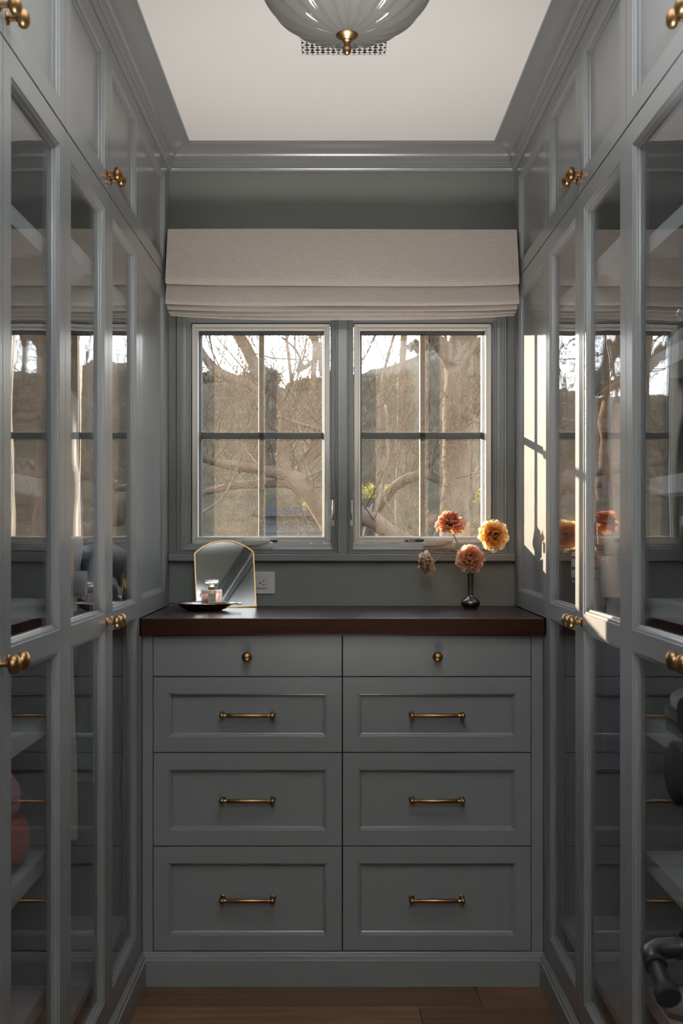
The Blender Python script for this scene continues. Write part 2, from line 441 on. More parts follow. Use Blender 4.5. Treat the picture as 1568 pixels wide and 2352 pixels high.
# ------------------------------------------------------------------ windows
SX = {1: (-.4434, -.0175), 2: (.0580, .4825)}
SZ = (1.1653, 1.8426)
OUT = {1: (-.4850, .0067), 2: (.0365, .5235)}
OZ = (1.1315, 1.905)
MUNX = {1: -.232, 2: .273}
MUNZ = 1.5014
for n in (1, 2):
    (x0, x1), (o0, o1) = SX[n], OUT[n]
    g = .0025
    wn = thing('window_%d' % n, ['left casement window with four panes and insect screen', 'right casement window with four panes and insect screen'][n - 1], 'window', ((x0 + x1) / 2, YB, SZ[0]))
    wn['kind'] = 'structure'
    L, R_, B, T = x0 - g - o0, o1 - x1 - g, SZ[0] - g - OZ[0], OZ[1] - SZ[1] - g
    prof = [((L * f, R_ * f, B * f, T * f), ww) for f, ww in
            ((0, -.02), (0, .017), (.05, .019), (.16, .019), (.20, .014), (.30, .0125), (.34, .016), (.42, .016), (.47, .008), (.70, .006), (.72, -.004), (.88, -.006), (.90, -.014), (1, -.015), (1, -.09))]
    MB().frame(back, o0, o1, OZ[0], OZ[1], prof).build('casing', M['paint'], wn)
    sf = MB().frame(back, x0, x1, SZ[0], SZ[1], [(0, -.042), (0, -.0225), (.0008, -.0218), (.0125, -.0225), (.0135, -.0205), (.0175, -.0205), (.0185, -.0225), (.0185, -.042)], closed=True).build('screen_frame', M['screenframe'], wn)
    for cx, cz, sx, sz in ((x0, SZ[0], 1, 1), (x1, SZ[0], -1, 1), (x0, SZ[1], 1, -1), (x1, SZ[1], -1, -1)):
        a = Vector((cx + sx * .001, YB + .0216, cz + sz * .001)); b = Vector((cx + sx * .0125, YB + .0222, cz + sz * .0125))
        MB().tube([a, b], .00035, 4).build('mitre_joint', M['sash'], sf)
    m = MB(); m.add([back(u, v, -.030) for u, v in ((x0 + .017, SZ[0] + .017), (x1 - .017, SZ[0] + .017), (x1 - .017, SZ[1] - .017), (x0 + .017, SZ[1] - .017))], [(0, 1, 2, 3)])
    m.build('insect_screen', M['screen'], wn)
    sa = MB().frame(back, x0, x1, SZ[0], SZ[1], [(0, -.086), (0, -.045), ((.0215, .0215, .0165, .0215), -.045), ((.0225, .0225, .0175, .0225), -.052), ((.0245, .0245, .0195, .0245), -.053), ((.025, .025, .02, .025), -.082), ((.0215, .0215, .0165, .0215), -.086)], closed=True).build('sash', M['sash'], wn)
    gx0, gx1, gz0, gz1 = x0 + .025, x1 - .025, SZ[0] + .02, SZ[1] - .025
    mx, hw, hh = MUNX[n], .0088, .0098
    for a, b, c, d in ((mx - hw, mx + hw, gz0, gz1), (gx0, gx1, MUNZ - hh, MUNZ + hh)):
        MB().frame(back, a, b, c, d, [(.003, -.084), (0, -.078), (0, -.0605), (.0012, -.058)], fill=True).build('muntin', M['sash'], sa)
    for a, b in ((gx0, mx - hw), (mx + hw, gx1)):
        for c, d in ((gz0, MUNZ - hh), (MUNZ + hh, gz1)):
            MB().box(a - .003, b + .003, YB + .070, YB + .074, c - .003, d + .003).build('glass_pane', M['winglass'], sa)
    # etched maker's mark low in the right hand pane
    p = at(1120 if n == 1 else 1093, 1212, YB + .0695); ex = gx1 - .030
    m = MB()
    for k, (wd, zz) in enumerate(((.006, .030), (.014, .025), (.016, .022), (.012, .019), (.010, .016))):
        m.box(ex - wd / 2, ex + wd / 2, YB + .0690, YB + .0695, gz0 + zz - .0005, gz0 + zz + .0005)
    m.build('etched_mark', M['handle_plastic'], wn)
    # crank housing with folded lever
    c0 = at(590, 1249, 3.27) if n == 1 else at(1006, 1249, 3.27)
    lp = []
    hb = MB().bbox(c0.x - .050, c0.x + .050, 3.2425, 3.280, c0.z - .016, c0.z + .006, .004).build('crank_housing', M['handle_plastic'], wn, smooth=40)
    m = MB(); rings = []
    for k in range(9):
        t = k / 8
        xx = c0.x + (-.046 + .088 * t)
        zt = c0.z + .0145 - .002 * t; zb = c0.z - .006 + .012 * t ** 3
        yf = 3.2325 + .009 * t ** 3
        rings.append([Vector((xx, yf, zb)), Vector((xx, yf - .002, (zb + zt) / 2)), Vector((xx, yf, zt)), Vector((xx, yf + .014, zt)), Vector((xx, yf + .014, zb))])
    m.loft(rings).build('crank_handle', M['handle_plastic'], hb, smooth=35)
    # sash lock lever on the centre side stop
    lx = .0 - .0085 if n == 1 else .0505
    d = 1 if n == 1 else -1
    yy = YB - .004
    lk = MB().loft([[Vector((lx - .0062 + .001 * d, y_, 1.217)), Vector((lx + .0062 + .001 * d, y_, 1.217)), Vector((lx + .0058 + .001 * d, y_, 1.243)), Vector((lx + .002, y_, 1.254)), Vector((lx - .003, y_, 1.250)), Vector((lx - .0062 + .001 * d, y_, 1.243))] for y_ in (yy - .007, yy + .007)]).build('lock_plate', M['handle_plastic'], wn)
    lv = MB().tube([(lx + .001 * d, yy - .008, 1.238), (lx + .001 * d, yy - .016, 1.262), (lx + .001 * d, yy - .014, 1.298)], [.0035, .0030, .0022], 8).build('lock_lever', M['handle_plastic'], lk, smooth=True)
    MB().box(lx - .0022, lx + .0022, yy - .017, yy + .012, 1.298, 1.302).build('lever_tip', M['black'], lk)
    # printed strips on the lower screen rail
    if n == 1:
        a, b = at(612, 1242.6, 3.274), at(637, 1242.6, 3.274)
        MB().box(a.x, b.x, YB + .0200, YB + .0206, a.z - .0032, a.z + .0032).build('dark_print_strip', M['black'], wn)
    else:
        a, b = at(953, 1241.8, 3.274), at(1000, 1241.8, 3.274)
        MB().box(a.x, b.x, YB + .0200, YB + .0206, a.z - .0042, a.z + .0042).build('dark_print_strip', M['black'], wn)
        q = at(946, 1240.2, 3.274)
        text_mesh('warning_text', 'WARNING', .0050, M['black'], wn, (q.x, YB + .0202, q.z), stretch=.85)
        q = at(946, 1243.4, 3.274)
        text_mesh('warning_text', 'ADVERTENCIA', .0048, M['black'], wn, (q.x, YB + .0202, q.z), stretch=.58)
        for px, s_ in ((934.5, .0048), (930, .0044)):
            q = at(px, 1241.8, 3.274)
            if px > 932:
                MB().loft([[Vector((q.x - s_, y_, q.z - .004)), Vector((q.x + s_, y_, q.z - .004)), Vector((q.x, y_, q.z + .0045))] for y_ in (YB + .0200, YB + .0206)]).build('warning_triangle', M['black'], wn)
                text_mesh('warning_text', '!', .006, M['handle_plastic'], wn, (q.x, YB + .0198, q.z - .0005))
            else:
                MB().tube([(q.x - .002, YB + .0203, q.z - .004), (q.x + .001, YB + .0203, q.z + .001), (q.x - .0005, YB + .0203, q.z + .004)], .0009, 5).build('warning_symbol', M['black'], wn)
# centre mullion board and stool
struct(MB().bbox(.0072, .036, YB - .021, YB + .002, OZ[0], 1.90, .0012).build('trim_4', M['paint']), 'narrow grey board between the two windows', 'mullion')
m = MB().bbox(XL + .001, XR - .001, YB - .0245, YB + .002, 1.1095, 1.1315, .002)
struct(m.build('trim_5', M['paint']), 'grey window stool running under both windows', 'window sill')

# ------------------------------------------------------------------ wardrobes
BEAD = [(0, 0), (.0012, -.0022), (.0050, -.0030), (.0068, -.0062), (.0072, -.0088), (.0105, -.0100), (.0112, -.0125)]
def shift(ins, d): return tuple(i + d for i in ins)
def knob_mb(P, n_, r=.0158):
    """round mushroom knob; P base point, n_ outward direction"""
    Mx = Matrix.Translation(P) @ Vector(n_).to_track_quat('Z', 'Y').to_matrix().to_4x4()
    return MB().lathe([(.0, 0), (.0098, 0), (.0100, .0018), (.0085, .0030), (.0050, .0042), (.0044, .0100), (.0050, .0150), (.0080, .0172), (r * .86, .0192), (r * .98, .0222), (r, .0248), (r * .97, .0275), (r * .86, .0305), (r * .64, .0332), (r * .34, .0349), (.0, .0355)], 24, Mx)
ST = .040
ZSPLIT = 1.9605
def glass_door(mp, y0, y1, par, knob_end):
    g_ = .0014
    d = part_empty('glass_door', par)
    m = MB()
    a, b = y0 + g_, y1 - g_
    zmid = .997
    for z0, z1, ib, it in ((.0925, zmid, .060, .019), (zmid, 1.9585, .019, .042)):
        ins = (ST, ST, ib, it)
        prof = [((0, 0, 0, 0), -.020), ((0, 0, 0, 0), 0)] + [(shift(ins, i), w_) for i, w_ in BEAD] + [(shift(ins, .0112), -.020)]
        m.frame(mp, a, b, z0, z1, prof, closed=True)
    fr = m.build('door_frame', M['paint'], d)
    for z0, z1 in ((.0925 + .060 + .0085, zmid - .019 - .0085), (zmid + .019 + .0085, 1.9585 - .042 - .0085)):
        p0, p1 = mp(a + ST + .0085, z0, -.0125), mp(b - ST - .0085, z1, -.0160)
        MB().box(p0.x, p1.x, p0.y, p1.y, z0, z1).build('glass_pane', M['doorglass'], d)
    ky = y1 - .024 if knob_end > 0 else y0 + .024
    if knob_end:
        P = mp(ky, zmid, 0); n_ = mp(0, 0, 1) - mp(0, 0, 0)
        knob_mb(P, n_).build('knob', M['brass'], d, smooth=40)
    return d
def panel_door(mp, y0, y1, z0, z1, par, knob_end, name='upper_door', ins=(ST, ST, ST, ST)):
    g_ = .0014
    m = MB()
    prof = [((0, 0, 0, 0), -.020), ((0, 0, 0, 0), 0)] + [(shift(ins, i), w_) for i, w_ in BEAD]
    m.frame(mp, y0 + g_, y1 - g_, z0 + g_, z1 - g_, prof, fill=True)
    d = m.build(name, M['paint'], par)
    if knob_end:
        ky = y1 - .021 if knob_end > 0 else y0 + .021
        knob_mb(mp(ky, z0 + .036, 0), mp(0, 0, 1) - mp(0, 0, 0)).build('knob', M['brass'], d, smooth=40)
    return d
BND = [1.243, 1.626, 2.003, 2.385, 2.760]
SHELVES_A = [1.747, 1.520, 1.297, 1.0735, .850, .597, .343]
DEEP = -.55
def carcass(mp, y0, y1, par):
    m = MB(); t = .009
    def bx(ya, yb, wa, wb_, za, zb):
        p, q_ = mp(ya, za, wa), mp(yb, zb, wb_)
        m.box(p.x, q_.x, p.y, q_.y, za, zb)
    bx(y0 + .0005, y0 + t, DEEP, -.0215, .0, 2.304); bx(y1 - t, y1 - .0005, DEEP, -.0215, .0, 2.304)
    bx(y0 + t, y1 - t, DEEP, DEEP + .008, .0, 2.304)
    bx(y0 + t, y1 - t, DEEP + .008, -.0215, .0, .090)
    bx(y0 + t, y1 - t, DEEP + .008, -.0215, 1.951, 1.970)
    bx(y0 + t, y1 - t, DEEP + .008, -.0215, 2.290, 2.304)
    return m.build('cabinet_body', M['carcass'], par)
def shelf(mp, y0, y1, ztop, par, th=.032):
    p, q_ = mp(y0 + .0095, 0, DEEP + .009), mp(y1 - .0095, 0, -.032)
    return MB().box(p.x, q_.x, p.y, q_.y, ztop - th, ztop).build('shelf', M['shelf'], par)
for side, mp in (('left', left), ('right', right)):
    for kind, i0, i1 in (('shelved', 0, 2), ('hanging', 2, 4)):
        y0, y1 = BND[i0], BND[i1]
        p = mp((y0 + y1) / 2, 0, -.27)
        lab = {('left', 'shelved'): 'grey glazed wardrobe with shelves at the left edge of the room', ('right', 'shelved'): 'grey glazed wardrobe with shelves at the right edge, behind the black peg',
               ('left', 'hanging'): 'grey glazed wardrobe of hanging clothes beside the worktop, left wall', ('right', 'hanging'): 'grey glazed wardrobe of hanging clothes in sunlight, right wall beside the vase'}[side, kind]
        t = thing('wardrobe_cabinet', lab, 'wardrobe', (p.x, p.y, 0), 'built-in glazed wardrobes')
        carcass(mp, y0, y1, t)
        ym = BND[i0 + 1]
        glass_door(mp, y0, ym, t, 1); glass_door(mp, ym, y1, t, -1)
        panel_door(mp, y0, ym, ZSPLIT + .001, 2.305, t, 1); panel_door(mp, ym, y1, ZSPLIT + .001, 2.305, t, -1)
        if kind == 'shelved':
            for z in SHELVES_A: shelf(mp, y0, y1, z, t)
        else:
            shelf(mp, y0, y1, 1.803, t)
            shelf(mp, y0, y1, .200, t, .02)
            a, b = mp(y0 + .009, 1.700, -.29), mp(y1 - .009, 1.700, -.29)
            MB().tube([a, b], .012, 12).build('hanging_rail', M['steel'], t, smooth=40)
    # fixed panelling above the worktop
    p = mp(3.0, 0, -.01)
    t = thing('panelled_cabinet_end', 'tall grey panelled cabinet end rising from the worktop, %s of the windows' % side, 'cabinet panel', (p.x, p.y, .9725))
    lp = panel_door(mp, BND[4], YB - .001, .9727, ZSPLIT - .001, t, 0, 'lower_panel', (.042, .078, .048, .048))
    up = panel_door(mp, BND[4], YB - .001, ZSPLIT + .001, 2.305, t, 0, 'upper_panel', (.042, .078, .040, .040))
    a, b = mp(BND[4] + .002, .0, -.022), mp(YB - .002, .0, -.05)
    MB().box(a.x, b.x, a.y, b.y, .0, 2.304).build('cabinet_side', M['carcass'], t)
    a, b = mp(BND[4] + .0015, .0, 0), mp(YD - .0015, .0, -.02)
    MB().box(a.x, b.x, a.y, b.y, .0895, .9255).build('filler_strip', M['paint'], t)

# ------------------------------------------------------------------ chest of drawers and worktop
dr = thing('chest_of_drawers', 'grey built-in chest of eight drawers under the dark wooden worktop', 'chest of drawers', (.02, YD, 0))
xl, xm0, xm1, xr = -.4816, .0169, .0199, .5172
m = MB().box(XL + .001, XR - .001, YD + .021, YB - .002, .0, .9255)
m.build('chest_body', M['dark'], dr)
m = MB().box(XL + .001, xl - .0015, YD, YD + .022, .0885, .9255); m.build('filler_strip', M['paint'], dr)
m = MB().box(xr + .0015, XR - .001, YD, YD + .022, .0885, .9255); m.build('filler_strip', M['paint'], dr)
rows = [(.8165, .9235), (.6155, .8140), (.3675, .6130), (.0900, .3650)]
DB = [(0, 0), (.0010, -.0022), (.0042, -.0030), (.0058, -.0058), (.0062, -.0085), (.0085, -.0098), (.0090, -.0120)]
def bar_pull(c, par):
    """brass bar pull on two round posts; c centre on the drawer face"""
    L_ = .0665
    m = MB()
    for s_ in (-1, 1):
        Mx = Matrix.Translation(c + Vector((s_ * L_, 0, 0))) @ Vector((0, -1, 0)).to_track_quat('Z', 'Y').to_matrix().to_4x4()
        m.lathe([(0, 0), (.0075, 0), (.0078, .002), (.0058, .004), (.0052, .012), (.0060, .020), (.0072, .024), (.0076, .028), (.0070, .032), (.0045, .0352), (0, .0362)], 16, Mx)
        m.tube([c + Vector((s_ * (L_ - .002), -.0285, 0)), c + Vector((s_ * (L_ - .010), -.0288, 0)), c + Vector((s_ * (L_ - .0145), -.0290, 0))], [.0058, .0046, .0042], 12)
    for a, b, r in ((-(L_ - .0125), L_ - .0125, .0056),):
        m.tube([c + Vector((a, -.029, 0)), c + Vector((a + .001, -.029, 0)), c + Vector((b - .001, -.029, 0)), c + Vector((b, -.029, 0))], [r - .0008, r, r, r - .0008], 14)
    return m.build('bar_pull', M['brass'], par, smooth=40)
for (a, b) in ((xl, xm0), (xm1, xr)):
    for k, (z0, z1) in enumerate(rows):
        if k == 0:
            d = MB().bbox(a, b, YD, YD + .02, z0, z1, .0008).build('drawer', M['paint'], dr)
            knob_mb(Vector(((a + b) / 2, YD, (z0 + z1) / 2)), (0, -1, 0), .0138).build('knob', M['brass'], d, smooth=40)
        else:
            ins = (.041, .041, .0405, .0435)
            prof = [((0, 0, 0, 0), -.020), ((0, 0, 0, 0), -.0006), (.0006, 0)] + [(shift(ins, i), w_) for i, w_ in DB]
            d = MB().frame(front, a, b, z0, z1, prof, fill=True).build('drawer', M['paint'], dr)
            bar_pull(Vector(((a + b) / 2, YD + .012, (z0 + z1) / 2)), d)
wt = MB().bbox(XL + .0008, XR - .0008, 2.774, YB - .0012, .9270, .9720, .0022).build('worktop', M['mahogany'])
tag(wt, 'thick dark mahogany worktop spanning wall to wall under the windows', 'worktop')

# ------------------------------------------------------------------ roman blind
bl = thing('roman_blind', 'oatmeal linen roman blind gathered in folds above the windows', 'window blind', (.02, 3.2, 2.10))
BX0, BX1 = -.5035, .5445
def fold(z_top, z_bot, y_top, y_bot, name, sag, belly=.010, x_in=0.0, top_in=0.0):
    nx, nz = 40, 14
    rings = []
    rr = random.Random(name + str(z_bot))
    ph = [rr.uniform(0, 6) for _ in range(3)]
    for k in range(nz + 1):
        t = k / nz; row = []
        for i in range(nx + 1):
            s_ = i / nx
            x = BX0 + x_in * t + top_in * (1 - t) + (BX1 - BX0 - 2 * (x_in * t + top_in * (1 - t))) * s_
            sg = sag * (1 - (2 * s_ - 1) ** 4) * t
            z = z_top + (z_bot - z_top) * t - sg + .0012 * math.sin(5 * s_ + ph[0]) * (t if z_top < 2.09 else 1)
            bel = belly * math.sin(PI * t) ** .8 if t < 1 else 0
            yv = y_top + (y_bot - y_top) * t + bel * -.3 - .002 * math.sin(7 * s_ + ph[1]) * math.sin(PI * t) - .0012 * math.sin(17 * s_ + ph[2]) * t
            if t > .9: yv += (t - .9) / .1 * .006 * (t - .9) / .1
            row.append(Vector((x, yv, z)))
        rings.append(row)
    m = MB(); th = .0035
    n_ = nx + 1
    vs = [p for r in rings for p in r]
    bk = [p + Vector((0, th, 0)) for p in vs]
    fs = []
    for k in range(nz):
        for i in range(nx):
            a = k * n_ + i
            fs.append((a, a + 1, a + n_ + 1, a + n_))
    N = len(vs)
    fb = [tuple(N + i for i in q[::-1]) for q in fs]
    ed = []
    def side(seq):
        for a, b in zip(seq[:-1], seq[1:]): ed.append((a, b, N + b, N + a))
    side(list(range(n_))); side([nz * n_ + i for i in range(n_)]); side([k * n_ for k in range(nz + 1)]); side([k * n_ + nx for k in range(nz + 1)])
    m.add(vs + bk, fs + fb + ed)
    return m.build(name, M['linen'], bl, smooth=50)
fold(2.1015, 1.9345, 3.155, 3.130, 'blind_panel', .007, .012, 0, .004)
fold(1.9450, 1.8760, 3.150, 3.131, 'blind_fold', .008, .010, 0, .002)
fold(1.8830, 1.8610, 3.150, 3.136, 'blind_fold', .008, .004, .005, .003)
fold(1.8670, 1.8510, 3.152, 3.141, 'blind_fold', .009, .003, .008, .006)
fold(1.8600, 1.8425, 3.154, 3.146, 'blind_fold', .011, .003, .012, .010)
MB().box(BX0 + .004, BX1 - .004, 3.160, YB - .0005, 2.070, 2.0985).build('headrail', M['linen'], bl)

# ------------------------------------------------------------------ ceiling light and vent
LX, LY, LZ = .0225, 2.05, 2.287
cl = thing('ceiling_light', 'fluted opal glass bowl ceiling light with a brass finial', 'ceiling light', (LX, LY, ZC))
m = MB(); rings = []; NL = 20; NP = NL * 8
A_, B_ = .172, .1265
for k in range(25):
    t = k / 24 * PI / 2
    r = A_ * math.cos(t); z = LZ - B_ * math.sin(t)
    row = []
    for i in range(NP):
        a = 2 * PI * i / NP
        lobe = abs(math.sin(a * NL / 2)) ** .7
        f = 1 + (.045 * lobe - .03) * (1 - (k / 24) ** 3)
        rr_ = max(r * f, .0015)
        zz = z - .006 * lobe * math.sin(2 * t)
        row.append(Vector((LX + rr_ * math.cos(a), LY + rr_ * math.sin(a), zz)))
    rings.append(row)
inner = [[Vector((LX + (p.x - LX) * .96, LY + (p.y - LY) * .96, p.z + .004)) for p in r] for r in rings[::-1]]
q = NT('opal_glass')
d = q.n('BsdfPrincipled', Roughness=0.06); d.inputs['Base Color'].default_value = (.105, .097, .086, 1); d.inputs['Specular IOR Level'].default_value = .6
d.inputs['Coat Weight'].default_value = .5; d.inputs['Coat Roughness'].default_value = .03
tl = q.n('BsdfTranslucent'); tl.inputs[0].default_value = (.40, .37, .34, 1)
tr = q.n('BsdfTransparent'); tr.inputs[0].default_value = (.9, .88, .85, 1)
m1 = q.n('MixShader'); m1.inputs[0].default_value = .28; q.l(d.outputs[0], m1.inputs[1]); q.l(tl.outputs[0], m1.inputs[2])
m2 = q.n('MixShader'); m2.inputs[0].default_value = .12; q.l(m1.outputs[0], m2.inputs[1]); q.l(tr.outputs[0], m2.inputs[2])
q.l(m2.outputs[0], q.out.inputs[0]); M['opal'] = q.mat
m.loft(rings + inner, cap=False).build('glass_bowl', M['opal'], cl, smooth=True)
Mx = Matrix.Translation((LX, LY, LZ - B_ - .004)) @ Matrix.Rotation(PI, 4, 'X')
MB().lathe([(0, -.010), (.0215, -.008), (.022, -.004), (.020, -.001), (.012, .003), (.009, .006), (.0095, .008), (.0065, .010), (.0058, .014), (.008, .019), (.0086, .024), (.0072, .030), (.004, .0335), (0, .0345)], 24, Mx).build('finial', M['brass'], cl, smooth=40)
MB().tube([(LX, LY, LZ - B_), (LX, LY, ZC - .02)], .006, 10).build('stem', M['brass'], cl, smooth=40)
MB().lathe([(0, .0), (.07, 0), (.07, -.012), (.05, -.022), (0, -.024)], 32, Matrix.Translation((LX, LY, ZC - .0005))).build('ceiling_plate', M['brass'], cl, smooth=40)
MB().tube([(LX - .165, LY, LZ - .012), (LX + .165, LY, LZ - .012)], .004, 8).build('support_bar', M['brass'], cl, smooth=40)

# vent grille: plate pierced with a quatrefoil lattice
vt = thing('ceiling_vent', 'white pierced quatrefoil ceiling vent half hidden by the light', 'vent', (.02, 2.46, ZC))
VX0, VX1, VY0, VY1 = -.0815, .1225, 2.30, 2.602
MB().box(VX0, VX1, VY0, VY1, ZC - .0010, ZC - .0004).build('vent_opening', M['dark'], vt)
zt, zb = ZC - .001, ZC - .0035
m = MB().box(VX0 - .030, VX0, VY0 - .03, VY1 + .024, zb, ZC - .0003).box(VX1, VX1 + .030, VY0 - .03, VY1 + .024, zb, ZC - .0003)
m.box(VX0, VX1, VY1, VY1 + .024, zb, ZC - .0003).box(VX0, VX1, VY0 - .03, VY0, zb, ZC - .0003)
m.build('vent_plate', M['ceiling'], vt)
m = MB(); nxv, cell = 8, (VX1 - VX0) / 8
for j in range(-1, 13):
    for i in range(nxv + 1):
        cx, cy_ = VX0 + i * cell, VY1 - j * cell
        for dx, dy in ((1, 1), (1, -1)):
            a = Vector((cx, cy_, zb)); b = Vector((cx + dx * cell / 2, cy_ + dy * cell / 2, zb))
            for p0, p1 in ((a, b), (b, Vector((cx + dx * cell, cy_ + (dy if False else 0) * cell, zb)))):
                if min(p0.x, p1.x) < VX0 - 1e-6 or max(p0.x, p1.x) > VX1 + 1e-6 or min(p0.y, p1.y) < VY0 or max(p0.y, p1.y) > VY1 + 1e-6: continue
                dv = (p1 - p0).normalized(); nn = Vector((-dv.y, dv.x, 0)) * .0030
                m.add([p0 + nn, p1 + nn, p1 - nn, p0 - nn] + [q_ + Vector((0, 0, .0022)) for q_ in (p0 + nn, p1 + nn, p1 - nn, p0 - nn)], [(0, 1, 2, 3), (4, 5, 6, 7), (0, 1, 5, 4), (1, 2, 6, 5), (2, 3, 7, 6), (3, 0, 4, 7)])
        if VX0 + cell * .2 < cx < VX1 - cell * .2 and VY0 < cy_ < VY1 - .002:
            m.lathe([(0, 0), (.0045, 0), (.0045, .0022), (0, .0022)], 10, Matrix.Translation((cx, cy_, zb)))
m.build('vent_lattice', M['ceiling'], vt)
for px in (712, 863):
    x = (px - VX) * 2.612 / F
    MB().lathe([(0, 0), (.0035, 0), (.0035, -.0015), (0, -.002)], 10, Matrix.Translation((x, VY1 + .012, zb))).build('screw', M['ceiling'], vt, smooth=40)

# ------------------------------------------------------------------ wall outlet
p0, p1 = at(546, 1364, YB), at(631, 1313, YB)
ol = thing('wall_outlet', 'white two-socket wall outlet mounted sideways behind the arched mirror', 'outlet', ((p0.x + p1.x) / 2, YB, (p0.z + p1.z) / 2))
MB().bbox(p0.x, p1.x, YB - .006, YB - .0003, p0.z, p1.z, .0018).build('cover_plate', M['plate'], ol)
cx, cz = (p0.x + p1.x) / 2, (p0.z + p1.z) / 2
fc = MB().bbox(cx - .0335, cx + .0335, YB - .0085, YB - .003, cz - .0165, cz + .0165, .0012).build('socket_face', M['plate'], ol)
MB().frame(back, cx - .0345, cx + .0345, cz - .0175, cz + .0175, [(0, .0055), (0, .0061), (.0006, .0061), (.0006, .0055)], closed=True).build('seam', M['sash'], ol)
for s_ in (-1, 1):
    sx = cx + s_ * .0185
    MB().box(sx + .001, sx + .0085, YB - .0090, YB - .008, cz + .0052, cz + .0072).build('slot', M['black'], fc)
    MB().box(sx + .001, sx + .0075, YB - .0090, YB - .008, cz - .0070, cz - .0050).build('slot', M['black'], fc)
    MB().tube([(sx - .0055, YB - .0090, cz), (sx - .0055, YB - .008, cz)], .0024, 10).build('slot', M['black'], fc)

# ------------------------------------------------------------------ things on the worktop
ZT = .9720
# arched mirror leaning on the wall
mb = at(520.5, 1395, 3.164); mb.z = ZT
mi = thing('arched_mirror', 'small arched mirror with thin brass frame leaning against the wall', 'mirror', mb)
yaw, lean, roll = math.radians(11.0), math.radians(13.6), math.radians(-1.4)
MM = Matrix.Translation(mb) @ Matrix.Rotation(yaw, 4, 'Z') @ Matrix.Rotation(-lean, 4, 'X') @ Matrix.Rotation(roll, 4, 'Y')
HW, HS, HA = .0905, .169, .207      # half width, shoulder and apex height
def arch(ins):
    pts = [(-HW + ins, ins), (HW - ins, ins), (HW - ins, HS)]
    R = (HW ** 2 + (HA - HS) ** 2) / (2 * (HA - HS)); cz_ = HA - R; R2 = R - ins
    a0 = math.asin(min(1, (HW - ins) / R2))
    pts[-1] = (HW - ins, cz_ + R2 * math.cos(a0))
    for k in range(1, 17):
        a = a0 - 2 * a0 * k / 17
        pts.append((R2 * math.sin(a), cz_ + R2 * math.cos(a)))
    pts.append((-HW + ins, cz_ + R2 * math.cos(a0)))
    return pts
def ring(ins, yv): return [MM @ Vector((x, yv, z)) for x, z in arch(ins)]
m = MB(); r_ = [ring(0, .008), ring(0, 0), ring(.0032, 0), ring(.0032, .008)]
m.loft(r_ + [r_[0]], cap=False).build('mirror_frame', M['brass_frame'], mi)
m = MB(); m.loft([ring(.0030, .0035), ring(.0030, .0070)]).build('mirror_glass', M['mirror'], mi)
m = MB(); m.loft([ring(.0010, .0071), ring(.0010, .0085)]).build('back_board', M['black'], mi)

# oval silver tray
tp = at(470, 1403, 3.055); tp.z = ZT
tr_ = thing('oval_tray', 'oval tarnished silver tray with two flat handles under the perfume', 'tray', tp)
prof = [(0, .0035), (.052, .0035), (.062, .0055), (.078, .0165), (.086, .0205), (.0875, .0215), (.0868, .0225), (.084, .0220), (.076, .0185), (.060, .0085), (.050, .0060), (0, .0060)]
prof = [(0, .0), (.046, 0), (.050, .0005), (.0515, .0030)] + prof[2:]
m = MB(); m.lathe(prof, 48, Matrix.Translation(tp), (1, .78)); m.build('tray_bowl', M['silver'], tr_, smooth=50)
for s_ in (-1, 1):
    pts = []
    base_x = tp.x + s_ * .084
    m = MB()
    rings = []
    for k in range(13):
        a = -PI / 2 + PI * k / 12
        c = Vector((base_x + s_ * .019 * math.cos(a), tp.y + .024 * math.sin(a), tp.z + .0205 - .001 * math.cos(a)))
        dd = Vector((s_ * math.cos(a), math.sin(a), 0))
        rings.append([c - dd * .0045 - Vector((0, 0, .0013)), c + dd * .0045 - Vector((0, 0, .0013)), c + dd * .0045 + Vector((0, 0, .0013)), c - dd * .0045 + Vector((0, 0, .0013))])
    m.loft(rings).build('tray_handle', M['silver'], tr_, smooth=40)

# perfume bottle
q = NT('perfume_glass'); gl = q.n('BsdfPrincipled', Roughness=0.0, IOR=1.45); gl.inputs['Transmission Weight'].default_value = 1.0
gl.inputs['Base Color'].default_value = (1, .97, .95, 1); trp = q.n('BsdfTransparent'); mx = q.n('MixShader'); mx.inputs[0].default_value = .35
q.l(gl.outputs[0], mx.inputs[1]); q.l(trp.outputs[0], mx.inputs[2]); q.l(mx.outputs[0], q.out.inputs[0]); M['bottleglass'] = q.mat
q = NT('rose_perfume'); tb = q.n('BsdfTransparent'); tb.inputs[0].default_value = (.90, .72, .63, 1)
dfu = q.n('BsdfPrincipled', Roughness=.1); dfu.inputs['Base Color'].default_value = (.52, .33, .25, 1)
mx = q.n('MixShader'); mx.inputs[0].default_value = .25; q.l(tb.outputs[0], mx.inputs[1]); q.l(dfu.outputs[0], mx.inputs[2]); q.l(mx.outputs[0], q.out.inputs[0]); M['perfume'] = q.mat
bp = at(486, 1386, 3.06); bp.z = ZT + .0065
pb = thing('perfume_bottle', 'square rose perfume bottle with clear stopper standing on the silver tray', 'perfume bottle', bp)
bw, bd, bh = .0300, .014, .0545
body = MB().bbox(bp.x - bw, bp.x + bw, bp.y - bd, bp.y + bd, bp.z, bp.z + bh, .0032).build('bottle_glass', M['bottleglass'], pb, smooth=40)
MB().bbox(bp.x - bw + .0035, bp.x + bw - .0035, bp.y - bd + .0035, bp.y + bd - .0035, bp.z + .0045, bp.z + bh - .0055, .0015).build('perfume', M['perfume'], pb)
T0 = Matrix.Translation((bp.x, bp.y, bp.z + bh))
MB().lathe([(0, -.001), (.0098, -.001), (.0100, .006), (.0088, .007), (0, .007)], 24, T0).build('neck_band', M['brass_frame'], pb, smooth=40)
